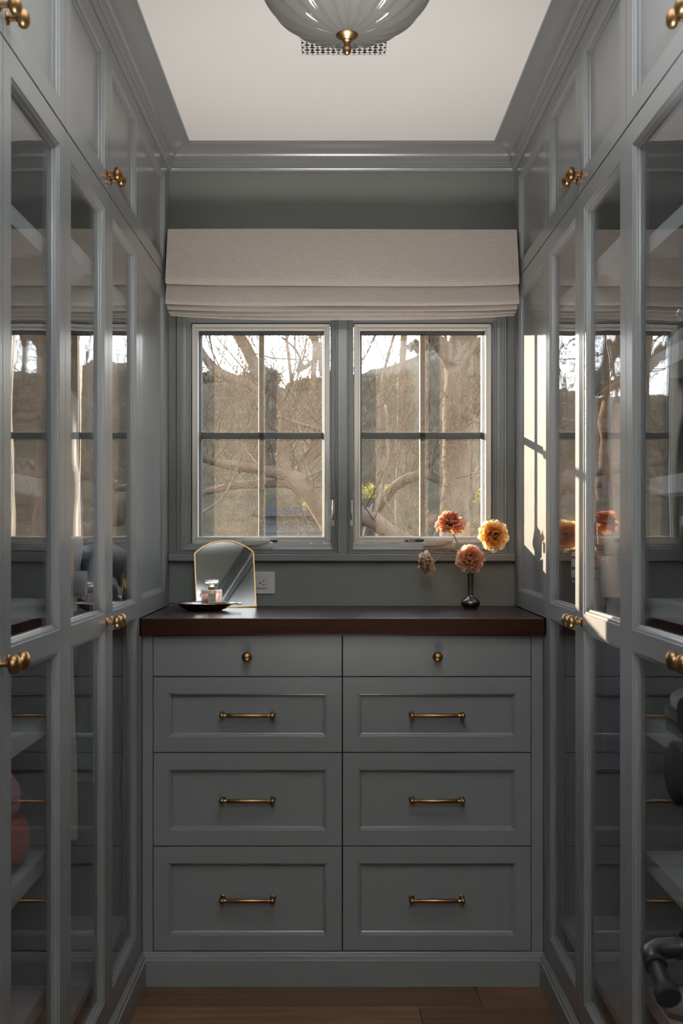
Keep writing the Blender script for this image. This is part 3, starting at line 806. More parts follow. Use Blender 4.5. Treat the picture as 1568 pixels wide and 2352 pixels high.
MB().lathe([(0, .007), (.0098, .0075), (.0118, .011), (.0105, .0145), (.0065, .0155), (.0062, .019), (0, .019)], 24, T0).build('stopper_neck', M['bottleglass'], pb, smooth=40)
MB().bbox(bp.x - .0205, bp.x + .0205, bp.y - .0085, bp.y + .0085, bp.z + bh + .0165, bp.z + bh + .0285, .0048).build('stopper', M['bottleglass'], pb, smooth=40)
lz0, lz1 = bp.z + .0155, bp.z + .0435
lc = bp.x + .0025
MB().box(lc - .0112, lc + .0112, bp.y - bd - .0006, bp.y - bd - .0001, lz0, lz1).build('paper_label', M['labelpaper'], pb)
yl = bp.y - bd - .0008
text_mesh('label_text', 'COCO', .0064, M['black'], pb, (lc, yl, lz0 + .0215), stretch=1.0)
text_mesh('label_text', 'MADEMOISELLE', .0024, M['black'], pb, (lc, yl, lz0 + .0163), stretch=1.0)
text_mesh('label_text', 'CHANEL', .0052, M['black'], pb, (lc, yl, lz0 + .0085), stretch=.92)
text_mesh('label_text', 'PARIS', .0026, M['black'], pb, (lc, yl, lz0 + .0042), stretch=1.0)

# pewter bud vase
vp = at(1080, 1398, 3.124); vp.z = ZT
va = thing('bud_vase', 'dark pewter bud vase with round base and tall thin neck', 'vase', vp)
vprof = [(0, 0), (.0195, 0), (.0200, .0022), (.0190, .0034), (.0215, .0055), (.0262, .0100), (.0285, .0155), (.0280, .0205), (.0240, .0265), (.0165, .0315), (.0110, .0350), (.0084, .0388), (.0078, .0405), (.0088, .0412), (.0088, .0432), (.0074, .0440),
         (.0072, .050), (.0076, .066), (.0084, .084), (.0096, .101), (.0108, .1055), (.0100, .1060), (.0084, .100), (.0070, .080), (.0062, .055), (0, .053)]
MB().lathe(vprof, 40, Matrix.Translation(vp)).build('vase_body', M['pewter'], va, smooth=50)
mouth = vp + Vector((0, 0, .104))

# ranunculus blooms: petals share a few meshes
def petal_mesh(name, L, W, cup, ruffle, mat, seed):
    rr = random.Random(seed); nu, nv = 10, 8; vs = []; fs = []
    ph = rr.uniform(0, 6)
    for j in range(nv + 1):
        t = j / nv
        wdt = W * (math.sin(PI * min(1, (t * .86 + .07))) ** .75) * (.55 + .6 * t)
        for i in range(nu + 1):
            s_ = i / nu * 2 - 1
            yy = L * t * (1 - .10 * s_ * s_ * t) + ruffle * .35 * math.sin(8 * s_ + ph) * t ** 4
            zz = cup * (L * .55) * (t * t) + .28 * W * s_ * s_ * (1 - .5 * t) + ruffle * math.sin(6.3 * s_ + ph + 3 * t) * t ** 2
            vs.append((wdt * s_ * .5, yy, zz))
    for j in range(nv):
        for i in range(nu):
            a = j * (nu + 1) + i; fs.append((a, a + 1, a + nu + 2, a + nu + 1))
    me = bpy.data.meshes.new(name); me.from_pydata(vs, [], fs); me.materials.append(mat)
    me.polygons.foreach_set('use_smooth', [True] * len(fs)); me.update(); return me
def bloom(name_lab, c, axis, R, mats, stem_pts, seed, open_=1.0, core=True, group='ranunculus blooms in the vase'):
    rr = random.Random(seed)
    t = thing('ranunculus_flower', name_lab, 'flower', c)
    ax = Vector(axis).normalized(); Q = ax.to_track_quat('Z', 'Y')
    Rm = Q.to_matrix().to_4x4()
    m_out, m_mid, m_in = mats
    sc_ = R / .046
    sets = [(10, -14, 8, 1.00, m_out, .040, .044), (10, 12, 10, .98, m_out, .039, .042), (10, 34, 9, .86, m_mid, .037, .036), (9, 54, 8, .70, m_mid, .034, .030), (8, 70, 7, .52, m_in, .030, .024), (6, 82, 5, .36, m_in, .027, .019)]
    for li, (n_, el, jit, ln, mt, L, W) in enumerate(sets):
        meshes = [petal_mesh('petal', L * 1.15, W, .35 if li < 2 else .55, .0035 if li < 4 else .0022, mt, seed * 31 + li * 7 + k) for k in range(2)]
        off = rr.uniform(0, 6)
        for k in range(n_):
            o = bpy.data.objects.new('petal', meshes[k % 2]); C.objects.link(o); o.parent = t
            az = off + 2 * PI * k / n_ + rr.uniform(-.18, .18)
            e_ = math.radians(el * open_ + rr.uniform(-jit, jit) + (1 - open_) * 40)
            Ml = Rm @ Matrix.Translation((0, 0, -.004 + li * .0012)) @ Matrix.Rotation(az, 4, 'Z') @ Matrix.Rotation(e_, 4, 'X') @ Matrix.Rotation(rr.uniform(-.3, .3), 4, 'Y')
            s1 = sc_ * ln / (L * 1.15 / .046) * rr.uniform(.90, 1.08) if li < 2 else sc_ * rr.uniform(.85, 1.1) * (ln + .12)
            o.matrix_local = Ml @ Matrix.Diagonal((s1, s1, s1, 1))
    Mx = Matrix.Translation(c) @ Rm
    MB().lathe([(0, .006), (.0045, .004), (.0055, -.001), (.0035, -.006), (.0018, -.008), (0, -.008)], 12, Mx).build('calyx', M['stem'], t, smooth=True)
    # stem from the vase to the back of the bloom
    P = [mouth - Vector((0, 0, .038)), mouth + Vector((0, 0, -.004))] + [Vector(p) for p in stem_pts] + [Vector(c) - ax * .018, Vector(c) - ax * .004]
    dense = []
    for i in range(len(P) - 1):
        p0 = P[max(i - 1, 0)]; p1 = P[i]; p2 = P[i + 1]; p3 = P[min(i + 2, len(P) - 1)]
        for k in range(6):
            u = k / 6
            dense.append(.5 * ((2 * p1) + (p2 - p0) * u + (2 * p0 - 5 * p1 + 4 * p2 - p3) * u * u + (3 * p1 - p0 - 3 * p2 + p3) * u ** 3))
    dense.append(P[-1])
    MB().tube(dense, .0017, 8).build('stem', M['stem'], t, smooth=True)
    return t
peach = petal_mat('peach_petal', (.70, .46, .10, 1), (.76, .40, .23, 1), (.84, .58, .46, 1))
peach2 = petal_mat('coral_petal', (.45, .16, .05, 1), (.62, .22, .11, 1), (.70, .34, .22, 1))
maroon = petal_mat('maroon_petal', (.07, .008, .01, 1), (.26, .035, .03, 1), (.58, .20, .13, 1))
yellow = petal_mat('golden_petal', (.74, .44, .03, 1), (.84, .54, .14, 1), (.92, .74, .48, 1))
yellow2 = petal_mat('amber_petal', (.66, .34, .02, 1), (.78, .42, .07, 1), (.80, .52, .28, 1))
umber = petal_mat('umber_petal', (.06, .012, .008, 1), (.25, .06, .02, 1), (.55, .25, .08, 1))
cream = petal_mat('cream_petal', (.62, .46, .20, 1), (.74, .57, .38, 1), (.78, .62, .48, 1))
mauve = petal_mat('mauve_petal', (.36, .18, .10, 1), (.52, .32, .22, 1), (.60, .42, .33, 1))
bloom('coral ranunculus bloom standing highest before the window, facing up', at(1034, 1206, 3.105), (-.05, -.50, .85), .046, (peach, peach2, maroon), [at(1062, 1280, 3.112), at(1046, 1238, 3.108)], 3)
bloom('golden ranunculus bloom glowing in the sun, rightmost of the four', at(1131, 1230, 3.075), (.10, -.97, .12), .047, (yellow, yellow2, umber), [at(1092, 1285, 3.11), at(1112, 1258, 3.095)], 5)
bloom('pink peach ranunculus bloom resting right above the vase mouth', at(1079, 1284, 3.075), (-.03, -.88, .42), .045, (peach, peach, maroon), [mouth + Vector((0, -.012, .012))], 8)
bloom('cream ranunculus bloom drooping left on a curved stem', at(986, 1293, 3.10), (-.86, -.32, -.18), .040, (cream, mauve, mauve), [at(1064, 1278, 3.11), at(1047, 1264, 3.107), at(1027, 1266, 3.104)], 11, .72)

# ------------------------------------------------------------------ clothes in the wardrobes
def garment(side, y, label, mat, z_sh, z_hem, xf, depth, cuff=None, sleeve=None, name='hanging_shirt', cat='shirt', thick=.022, folds=5, amp=.006, seed=1, flare=.0, hang=True):
    """a garment on a hanger seen edge on; xf: distance of its aisle side edge from the face plane of the doors"""
    mp = left if side == 'left' else right
    rr = random.Random(seed)
    sg = 1 if side == 'left' else -1
    x_edge = mp(0, 0, -xf).x; x_back = mp(0, 0, -xf - depth).x
    xc, hw = (x_edge + x_back) / 2, depth / 2
    t = thing(name, label, cat, (xc, y, z_hem), 'clothes on the hanging rails')
    rings = []; nl, nn = 26, 40; ph = rr.uniform(0, 6)
    for k in range(nl + 1):
        u = k / nl
        z = z_sh + .10 - (z_sh + .10 - z_hem) * u
        if z > z_sh: f = .22 + .78 * ((z_sh + .10 - z) / .10) ** .8
        else: f = 1 + flare * (z_sh - z) / max(.01, z_sh - z_hem)
        row = []
        for i in range(nn):
            a = 2 * PI * i / nn
            ct, st = math.cos(a), math.sin(a)
            xx = xc + sg * (hw * f * math.copysign(abs(ct) ** .7, ct) + (f - 1) * hw * .3)
            fd = amp * math.sin(folds * a + ph + 2.2 * u) * min(1, 2 * u)
            xx += fd * .8 + .004 * math.sin(9 * u + ph)
            yy = y + (thick * (.5 + .5 * f if z > z_sh else 1) * math.copysign(abs(st) ** .8, st)) + fd
            row.append(Vector((xx, yy, z + (.004 * math.sin(3 * a + ph) if k == nl else 0))))
        rings.append(row)
    MB().loft(rings).build('garment_body', mat, t, smooth=60)
    if sleeve:
        zc_, xs, slm = sleeve; xs += .012      # cuff height, x distance of the cuff from the door face, material
        cx = mp(0, 0, -xs).x
        sx = mp(0, 0, -xf - .035).x
        rings = []
        for k in range(19):
            u = k / 18
            z = z_sh - .012 - (z_sh - .012 - zc_) * u
            xx = sx + (cx - sx) * (u ** .7) + .004 * math.sin(11 * u + ph)
            rx, ry = .034 - .012 * u, .026 - .006 * u
            wv = .0022 * math.sin(26 * u + ph)
            rings.append([Vector((xx + (rx + wv) * math.cos(2 * PI * i / 16), y - .026 + (ry + wv) * math.sin(2 * PI * i / 16), z + .01 * math.cos(2 * PI * i / 16) * -sg)) for i in range(16)])
        MB().loft(rings).build('sleeve', slm, t, smooth=60)
        if cuff:
            clen, cm = cuff; rings = []
            for k, (u, r) in enumerate(((-.06, .024), (-.05, .0275), (.0, .029), (.5, .0300), (.95, .0295), (1, .0275), (1.0, .022), (.8, .020))):
                z = zc_ + clen - clen * u
                rings.append([Vector((cx + r * (1 + .03 * math.sin(3 * i + k)) * math.cos(2 * PI * i / 16), y - .026 + r * .85 * math.sin(2 * PI * i / 16), z)) for i in range(16)])
            MB().loft(rings).build('rolled_cuff', cm, t, smooth=60)
    # hanger
    rx = mp(0, 1.700, -.29).x
    pts = [(rx, y, z_sh + .075)]
    MB().tube([(rx - .17, y, z_sh + .02), (rx - .06, y, z_sh + .07), (rx, y, z_sh + .082), (rx + .06, y, z_sh + .07), (rx + .17, y, z_sh + .02)], .007, 8).build('hanger', M['hangerwood'], t, smooth=True)
    hk = [(rx, y, z_sh + .08)]
    for k in range(9):
        a = -PI * .5 + PI * 1.35 * k / 8
        hk.append((rx + .0155 * math.cos(a), y, 1.700 + .0155 * math.sin(a)))
    MB().tube(hk, .0016, 6).build('hanger_hook', M['steel'], t, smooth=True)
    return t
white = cloth('white_cotton', (.62, .62, .64, 1), 700, .2)
stripe = cloth('striped_cotton', (.66, .66, .68, 1), 700, .2, stripes=(28, .36, (.02, .022, .03, 1)))
breton = cloth('breton_stripe', (.68, .62, .60, 1), 700, .2, stripes=(38, .28, (.05, .04, .04, 1)))
beige = cloth('beige_linen_cloth', (.56, .50, .41, 1), 500, .3)
paleblue = cloth('pale_blue_cotton', (.32, .38, .48, 1), 700, .2)
navy = cloth('navy_cloth', (.07, .09, .13, 1), 700, .2)
rosewood = cloth('dusty_rose_cloth', (.22, .10, .11, 1), 700, .2)
lilac = cloth('lilac_white_cotton', (.50, .49, .56, 1), 700, .2)
creamc = cloth('cream_twill', (.66, .58, .54, 1), 600, .3)
greyk = cloth('grey_knit', (.28, .28, .30, 1), 260, .6, .2)
rust = cloth('rust_print_cloth', (.24, .11, .04, 1), 60, .3, .7)
tan = cloth('tan_suede', (.34, .22, .12, 1), 300, .3)
denim = cloth('denim_blue', (.10, .15, .27, 1), 600, .3)
garment('left', 2.16, 'black and white striped shirt hanging nearest in the left wardrobe', stripe, 1.52, .93, .058, .40, (.06, stripe), (1.03, .050, stripe), seed=1)
garment('left', 2.255, 'beige linen trousers hanging to knee height in the left wardrobe', beige, 1.50, .545, .052, .30, name='hanging_trousers', cat='trousers', seed=2, flare=.02)
garment('left', 2.345, 'white blouse with crumpled sleeves in the left wardrobe', white, 1.50, 1.02, .060, .40, (.05, white), (1.06, .050, white), seed=3, amp=.011, name='hanging_blouse', cat='blouse')
garment('left', 2.435, 'dark navy dress hanging in the left wardrobe', navy, 1.50, .62, .085, .38, name='hanging_dress', cat='dress', seed=4)
garment('left', 2.53, 'long pale blue shirt dress in the left wardrobe', paleblue, 1.50, .60, .050, .38, (.05, paleblue), (.98, .055, paleblue), name='hanging_dress', cat='dress', seed=5, amp=.009)
garment('left', 2.63, 'dusty rose blouse hanging deepest in the left wardrobe', rosewood, 1.50, .88, .060, .38, seed=6, name='hanging_blouse', cat='blouse')
garment('right', 2.17, 'grey knitted cardigan hanging nearest in the right wardrobe', greyk, 1.51, .98, .050, .40, (.06, greyk), (1.04, .046, greyk), seed=7, name='hanging_cardigan', cat='cardigan')
garment('right', 2.265, 'long grey robe reaching low in the right wardrobe', beige, 1.50, .545, .072, .36, seed=8, name='hanging_robe', cat='robe')
garment('right', 2.355, 'lilac white shirt with cream rolled cuffs in the right wardrobe', lilac, 1.50, .95, .060, .40, (.085, creamc), (1.055, .052, creamc), seed=9)
garment('right', 2.45, 'rust orange printed jacket hanging in the sunlit right wardrobe', rust, 1.52, 1.17, .060, .40, (.05, rust), (1.22, .056, rust), seed=10, name='hanging_jacket', cat='jacket')
garment('right', 2.54, 'denim blue dress hanging in the right wardrobe', denim, 1.50, .62, .095, .36, seed=11, name='hanging_dress', cat='dress')
garment('right', 2.635, 'pale blouse with striped cuffs, deepest in the right wardrobe', white, 1.51, .95, .062, .40, (.07, breton), (1.075, .050, white), seed=12, name='hanging_blouse', cat='blouse')

# folded things on the left shelves
def folded(cx, cy, z0, sx, sy, h, mat, name, label, cat, layers=3, seed=1, group=None):
    rr = random.Random(seed); t = thing(name, label, cat, (cx, cy, z0), group)
    hh = h / layers
    for k in range(layers):
        rings = []; zz = z0 + k * hh
        for (f, dz) in (((.72, .0), (.90, .10), (.98, .28), (1.0, .45), (.97, .66), (.86, .84), (.66, .95), (.40, 1.0)) if layers == 1 else ()) or ((.92, .0), (.985, .12), (1.0, .5), (.985, .88), (.92, 1.0)):
            rings.append([Vector((cx + sx * f * math.copysign(abs(math.cos(a)) ** .35, math.cos(a)) + .003 * math.sin(3 * a + k), cy + sy * f * math.copysign(abs(math.sin(a)) ** .35, math.sin(a)), zz + hh * (.02 + dz * .96) + (.002 * math.sin(2 * a + k) if 0 < dz < 1 else 0))) for a in [2 * PI * i / 40 for i in range(40)]])
        MB().loft(rings).build('fold', mat, t, smooth=60)
    return t
red = cloth('red_wool', (.30, .012, .016, 1), 260, .6, .2)
pink = cloth('pink_rib_knit', (.42, .17, .21, 1), 200, .6, .1, stripes=(140, .35, (.30, .11, .15, 1)))
palepink = cloth('pale_pink_wool', (.42, .26, .29, 1), 260, .5)
def beanie(c, rx, ry, h, mat, label):
    t = thing('knitted_hat', label, 'hat', c)
    prof = [(0, 0), (.92, .0), (1.0, .06), (1.02, .22), (1.0, .30), (1.03, .36), (1.0, .52), (.86, .76), (.60, .93), (.30, .99), (0, 1.0)]
    MB().lathe([(r, z * h) for r, z in prof], 40, Matrix.Translation(c), (rx, ry)).build('hat_body', mat, t, smooth=60)
    return t
zc1 = .5972
folded(-.640, 1.840, zc1, .092, .085, .110, red, 'folded_sweater', 'softly folded red wool sweater on a left wardrobe shelf', 'sweater', 1, 1)
hb = beanie(Vector((-.640, 1.835, zc1 + .1085)), .088, .098, .085, pink, 'pink ribbed hat with a jewelled brooch on the red sweater')
m = MB(); rr = random.Random(4)
for k in range(16):
    a = rr.uniform(0, 2 * PI); r = .014 * math.sqrt(rr.random())
    p = Vector((-.640 + .0905, 1.835 + .030 + r * math.cos(a), zc1 + .1085 + .026 + r * 1.2 * math.sin(a)))
    m.lathe([(0, -.002), (.0022, 0), (0, .0022)], 6, Matrix.Translation(p))
m.build('brooch', M['steel'], hb)
beanie(Vector((-.635, 1.80, .8502)), .078, .095, .078, palepink, 'pale pink knitted hat on the shelf above the red sweater')
beanie(Vector((-.625, 1.765, 1.0737)), .070, .085, .088, paleblue, 'pale blue knitted hat on the upper left shelf')
beanie(Vector((-.625, 1.785, 1.2972)), .060, .070, .040, cloth('black_wool', (.02, .02, .022, 1), 260, .4), 'flat black hat on the left shelf at window height')

# things on the right shelves
def lathe_thing(name, label, cat, c, prof, mat, part, squash=None):
    t = thing(name, label, cat, c)
    MB().lathe(prof, 32, Matrix.Translation(c), squash).build(part, mat, t, smooth=50)
    return t
c = Vector((.640, 1.765, 1.5202))
t = lathe_thing('silver_pot', 'round silver lidded pot on a right wardrobe shelf', 'pot', c, [(0, 0), (.030, 0), (.032, .003), (.028, .006), (.045, .016), (.058, .032), (.060, .042), (.052, .055), (.036, .062), (.034, .066), (.037, .068), (.030, .074), (.012, .080), (.006, .084), (.008, .090), (0, .094)], M['steel'], 'pot_body')
MB().tube([(.583, 1.765, 1.562), (.574, 1.765, 1.570), (.570, 1.765, 1.562), (.574, 1.765, 1.552), (.586, 1.765, 1.550)], .0028, 8).build('handle', M['steel'], t, smooth=True)
t = lathe_thing('silver_bowl', 'shallow silver bowl beside the lidded pot on the same shelf', 'bowl', Vector((.640, 1.905, 1.5202)), [(0, 0), (.024, 0), (.026, .003), (.022, .008), (.040, .018), (.058, .034), (.060, .038), (.056, .037), (.038, .022), (.015, .012), (0, .011)], M['steel'], 'bowl_body')
# straw coloured hat on a dark folded knit
cream_felt = cloth('cream_felt', (.50, .46, .40, 1), 300, .2)
darkknit = cloth('charcoal_knit', (.03, .03, .032, 1), 260, .5)
folded(.655, 1.790, .8502, .080, .100, .046, darkknit, 'folded_jumper', 'folded charcoal jumper under the cream hat, right wardrobe', 'jumper', 2, 3)
beanie(Vector((.655, 1.790, .8966)), .082, .098, .040, cream_felt, 'cream felt hat on the charcoal jumper in the right wardrobe')
folded(.700, 1.800, .5972, .085, .085, .050, tan, 'folded_jumper', 'folded tan jumper on a low right wardrobe shelf', 'jumper', 2, 4)
folded(.695, 1.770, .6475, .080, .085, .055, cream_felt, 'folded_jumper', 'folded cream jumper topmost of the low right stack', 'jumper', 3, 5)
def shoe(cx, cy, z0, mat, label):
    t = thing('shoe', label, 'shoe', (cx, cy, z0), 'cream shoes on the bottom shelf')
    # toe towards the aisle
    secs = [(.000, .026, .060), (.03, .032, .058), (.08, .028, .048), (.13, .036, .040), (.18, .041, .034), (.215, .036, .026), (.235, .020, .014)]
    rings = []
    for d_, hw, hh in secs:
        x = cx + .115 - d_
        rings.append([Vector((x, cy + hw * math.cos(a), z0 + .012 + max(0, hh * math.sin(a)) if math.sin(a) > 0 else z0 + .010)) for a in [2 * PI * i / 16 for i in range(16)]])
    MB().loft(rings).build('upper', mat, t, smooth=60)
    rings = []
    for zz in (0, .010):
        rings.append([Vector((cx + .115 - d_, cy + s_ * hw * 1.04, z0 + zz)) for s_, rng in ((1, secs), (-1, secs[::-1])) for d_, hw, _ in rng])
    MB().loft(rings).build('sole', M['hangerwood'], t)
shoe(.705, 1.775, .3432, cream_felt, 'cream flat shoe on the bottom shelf, nearer of the pair')
shoe(.705, 1.880, .3432, cream_felt, 'cream flat shoe on the bottom shelf, farther of the pair')

# ------------------------------------------------------------------ black tubular stand at the right edge
sx_ = .489
bs = thing('tubular_stand', 'black tubular metal stand with a capped peg reaching in at the right edge', 'exercise stand', (sx_, 1.40, 0))
MB().tube([(sx_, 1.40, .004), (sx_, 1.40, 1.02)], .014, 16).build('post', M['blackmetal'], bs, smooth=40)
MB().bbox(.385, .535, 1.30, 1.50, 0, .012, .003).build('foot_plate', M['blackmetal'], bs)
P0 = at(1493, 2178, 1.40)
arm = [Vector((sx_ - .0, 1.40, P0.z + .001)), Vector((P0.x + .030, 1.40, P0.z + .001)), Vector((P0.x + .010, 1.398, P0.z - .0005)), Vector((P0.x - .001, 1.392, P0.z - .004)), Vector((P0.x - .003, 1.380, P0.z - .007)), Vector((P0.x - .002, 1.372, P0.z - .009))]
MB().tube(arm, [.0135, .0135, .0138, .0140, .0128, .0115], 16).build('arm', M['blackmetal'], bs, smooth=True)
MB().tube([(P0.x + .034, 1.40, P0.z + .001), (P0.x + .046, 1.40, P0.z + .001)], .0165, 16).build('clamp', M['blackmetal'], bs, smooth=40)
MB().tube([(P0.x + .040, 1.40, P0.z + .012), (P0.x + .046, 1.395, P0.z + .024)], .006, 10).build('clamp_lever', M['blackmetal'], bs, smooth=40)
a, b = Vector((P0.x - .002, 1.373, P0.z - .009)), Vector((P0.x - .003, 1.322, P0.z - .024))
dv = (b - a).normalized()
MB().tube([a, b], .0105, 16).build('peg', M['blackmetal'], bs, smooth=40)
MB().tube([a, a + dv * .006], .0145, 16).build('peg_collar', M['blackrubber'], bs, smooth=40)
MB().tube([b - dv * .004, b, b + dv * .010, b + dv * .012], [.0145, .0158, .0158, .0140], 20).build('end_cap', M['blackrubber'], bs, smooth=40)
kz = at(1561, 1775, 1.40)
MB().tube([(sx_ - .012, 1.40, kz.z), (kz.x + .012, 1.40, kz.z)], .009, 12).build('knob_shaft', M['blackmetal'], bs, smooth=40)
MB().tube([(kz.x + .016, 1.40, kz.z), (kz.x + .013, 1.40, kz.z), (kz.x - .006, 1.40, kz.z), (kz.x - .010, 1.40, kz.z)], [.038, .042, .042, .037], 28).build('round_knob', M['blackrubber'], bs, smooth=40)
MB().tube([(sx_ - .016, 1.40, kz.z + .075), (sx_ - .030, 1.40, kz.z + .075)], .024, 20).build('small_knob', M['blackrubber'], bs, smooth=40)
MB().tube([(sx_ - .010, 1.40, kz.z + .075), (sx_ - .017, 1.40, kz.z + .075)], .008, 10).build('knob_shaft', M['blackmetal'], bs, smooth=40)

# ------------------------------------------------------------------ garden outside
q = NT('dry_hillside'); p_ = q.n('BsdfPrincipled', Roughness=.95); p_.inputs['Specular IOR Level'].default_value = .1
vec = q.coord('Object')
q.l(q.ramp(q.noise(vec, 1.1, 9, .7), [(.30, (.008, .0075, .003, 1)), (.46, (.022, .018, .008, 1)), (.58, (.044, .031, .015, 1)), (.75, (.075, .052, .025, 1))]), p_.inputs['Base Color'])
q.l(q.bump(q.noise(vec, 6, 6, .7), .8, .1), p_.inputs['Normal']); q.l(p_.outputs[0], q.out.inputs[0]); M['hill'] = q.mat
M['bark'] = principled('pale_smooth_bark', (.085, .060, .045, 1), .9, spec=.1, var=.45, vscale=9, bump=.5, bscale=40, stretch=(1, 1, .35))
M['twig'] = principled('tan_twigs', (.075, .053, .034, 1), .9, spec=.1, var=.3, vscale=3)
M['brush'] = principled('dry_brush', (.06, .045, .028, 1), .95, spec=.05, var=.4, vscale=2)
M['leafg'] = principled('olive_leaves', (.018, .022, .008, 1), .8, spec=.2, var=.5, vscale=3)
M['leafy'] = principled('yellow_blossom', (.26, .20, .03, 1), .8, spec=.2, var=.3, vscale=5)
M['siding'] = principled('blue_grey_siding', (.050, .056, .060, 1), .8, spec=.2, var=.08, vscale=4)
M['roofing'] = principled('grey_shingle_roof', (.018, .018, .02, 1), 1.0, spec=.0, var=.2, vscale=8)

def lerp_table(tab, x):
    if x <= tab[0][0]: return tab[0][1]
    for (a, fa), (b, fb) in zip(tab[:-1], tab[1:]):
        if x <= b: return fa + (fb - fa) * (x - a) / (b - a)
    return tab[-1][1]
ridge = [(-60, 2.5), (-22, 3.2), (-12, 5.6), (-5, 6.3), (-2.2, 6.2), (-.8, 5.9), (.8, 6.5), (2.4, 7.0), (3.8, 7.6), (6, 7.1), (12, 6.5), (60, 3.0)]
def ground(x, y_):
    xr_ = x * 38 / max(y_, 5)
    r = lerp_table(ridge, xr_)
    t = max(0, min(1, (y_ - 9) / 29)); t = t * t * (3 - 2 * t)
    z = -.9 + (r + .9) * t + (-.10 * (y_ - 38) if y_ > 38 else 0)
    n_ = noise.noise(Vector((x * .35, y_ * .35, 3))) * .5 + noise.noise(Vector((x * 1.3, y_ * 1.3, 7))) * .25
    return z + n_ * (.35 + .55 * t)
m = MB(); NXg, NYg = 150, 80
vs = []
for j in range(NYg + 1):
    yy = 3.6 + 62 * (j / NYg) ** 1.25
    for i in range(NXg + 1):
        xx = (i / NXg * 2 - 1) * (8 + yy * 1.0)
        vs.append((xx, yy, ground(xx, yy)))
fs = [(j * (NXg + 1) + i, j * (NXg + 1) + i + 1, (j + 1) * (NXg + 1) + i + 1, (j + 1) * (NXg + 1) + i) for j in range(NYg) for i in range(NXg)]
m.add(vs, fs)
struct(m.build('ground_hillside', M['hill'], smooth=True), 'dry brown hillside rising behind the garden trees', 'hillside')

def limb_points(px_list, y0, dy):
    out = []
    n_ = len(px_list)
    for i, (px, py, r) in enumerate(px_list):
        yv = y0 + dy * i / max(1, n_ - 1)
        out.append((at(px, py, yv), r * yv / F))
    return out
def smooth_limb(pts, seed):
    P = [p for p, r in pts]; Rr = [r for p, r in pts]
    dp, dr = [], []
    for i in range(len(P) - 1):
        p0 = P[max(i - 1, 0)]; p1 = P[i]; p2 = P[i + 1]; p3 = P[min(i + 2, len(P) - 1)]
        for k in range(6):
            u = k / 6
            v = .5 * ((2 * p1) + (p2 - p0) * u + (2 * p0 - 5 * p1 + 4 * p2 - p3) * u * u + (3 * p1 - p0 - 3 * p2 + p3) * u ** 3)
            r = Rr[i] + (Rr[i + 1] - Rr[i]) * u
            nz = noise.noise_vector(v * 5 + Vector((seed, 0, 0)))
            dp.append(v + nz * r * .22); dr.append(r * (1 + .12 * noise.noise(v * 7 + Vector((0, seed, 0)))))
    dp.append(P[-1]); dr.append(Rr[-1])
    return dp, dr
def grow(m, p, d, L, r, depth, rr, up=.10):
    n_ = 5; pts = [p]; rad = [r]
    d = d.normalized()
    for k in range(n_):
        d = (d + Vector((rr.uniform(-.22, .22), rr.uniform(-.22, .22), rr.uniform(-.18, .22) + up))).normalized()
        p = p + d * L / n_
        pts.append(p); rad.append(max(r * (1 - .75 * (k + 1) / n_), .0012))
    rad = [q_ * .8 for q_ in rad]
    m.tube(pts, rad, 3 if r < .006 else 4, cap=False)
    if depth > 0:
        for k in range(rr.randint(2, 4)):
            i = rr.randint(1, n_)
            dd = (d + Vector((rr.uniform(-1, 1), rr.uniform(-1, 1), rr.uniform(-.6, .9)))).normalized()
            grow(m, pts[i], dd, L * rr.uniform(.4, .75), max(rad[i] * .75, .0016), depth - 1, rr, up)
def tree(label, limbs, seed, ntw, y_base, tl=(.45, 1.1)):
    rr = random.Random(seed)
    first = limbs[0]
    b = at(first[0][0][0], first[0][0][1], first[1])
    t = thing('bare_tree', label, 'tree', (b.x, b.y, ground(b.x, b.y)), 'bare trees outside the windows')
    allp = []
    mt = None
    for k, (pl, y0, dy) in enumerate(limbs):
        dp, dr = smooth_limb(limb_points(pl, y0, dy), seed + k)
        o = MB().tube(dp, dr, 14 if max(dr) > .04 else 9).build('trunk' if k == 0 else 'limb', M['bark'], t, smooth=True)
        allp += [(p, r) for p, r in zip(dp, dr)]
    m = MB()
    for k in range(ntw):
        p, r = rr.choice(allp)
        if r < .004: continue
        d = Vector((rr.uniform(-.8, .8), rr.uniform(-.8, .8), rr.uniform(-.1, 1.3)))
        grow(m, p, d, rr.uniform(*tl), min(.008, r * .3) * rr.uniform(.4, 1), 2, rr)
    o = m.build('twigs', M['twig'], t); o['kind'] = 'stuff'
    return t
gz = lambda px, y_: VY - (ground((px - VX) * y_ / F, y_) - .15 - H) * F / y_
tree('thick pale trunk forking high up, in the right window', [
    ([(1042, gz(1042, 6.6), 46), (1044, 1400, 38), (1044, 1240, 35), (1046, 1100, 33), (1047, 1000, 32), (1048, 900, 33), (1050, 835, 35), (1060, 790, 31), (1080, 720, 28), (1105, 580, 24), (1130, 380, 18)], 6.6, .0),
    ([(1048, 850, 24), (1022, 806, 20), (996, 776, 18), (960, 730, 16), (915, 640, 13), (880, 500, 9)], 6.6, -.3),
    ([(1050, 1160, 18), (1078, 1130, 15), (1102, 1085, 13), (1140, 1040, 10), (1190, 960, 8)], 6.6, .5),
    ([(1040, 968, 12), (1070, 955, 9), (1105, 968, 8), (1150, 960, 6)], 6.6, -.3),
    ([(1030, 1122, 13), (990, 1092, 12), (950, 1094, 11.5), (912, 1112, 11.5), (882, 1145, 12), (862, 1172, 13), (846, 1230, 14), (838, 1300, 14)], 6.7, .6),
], 21, 110, 6.6)
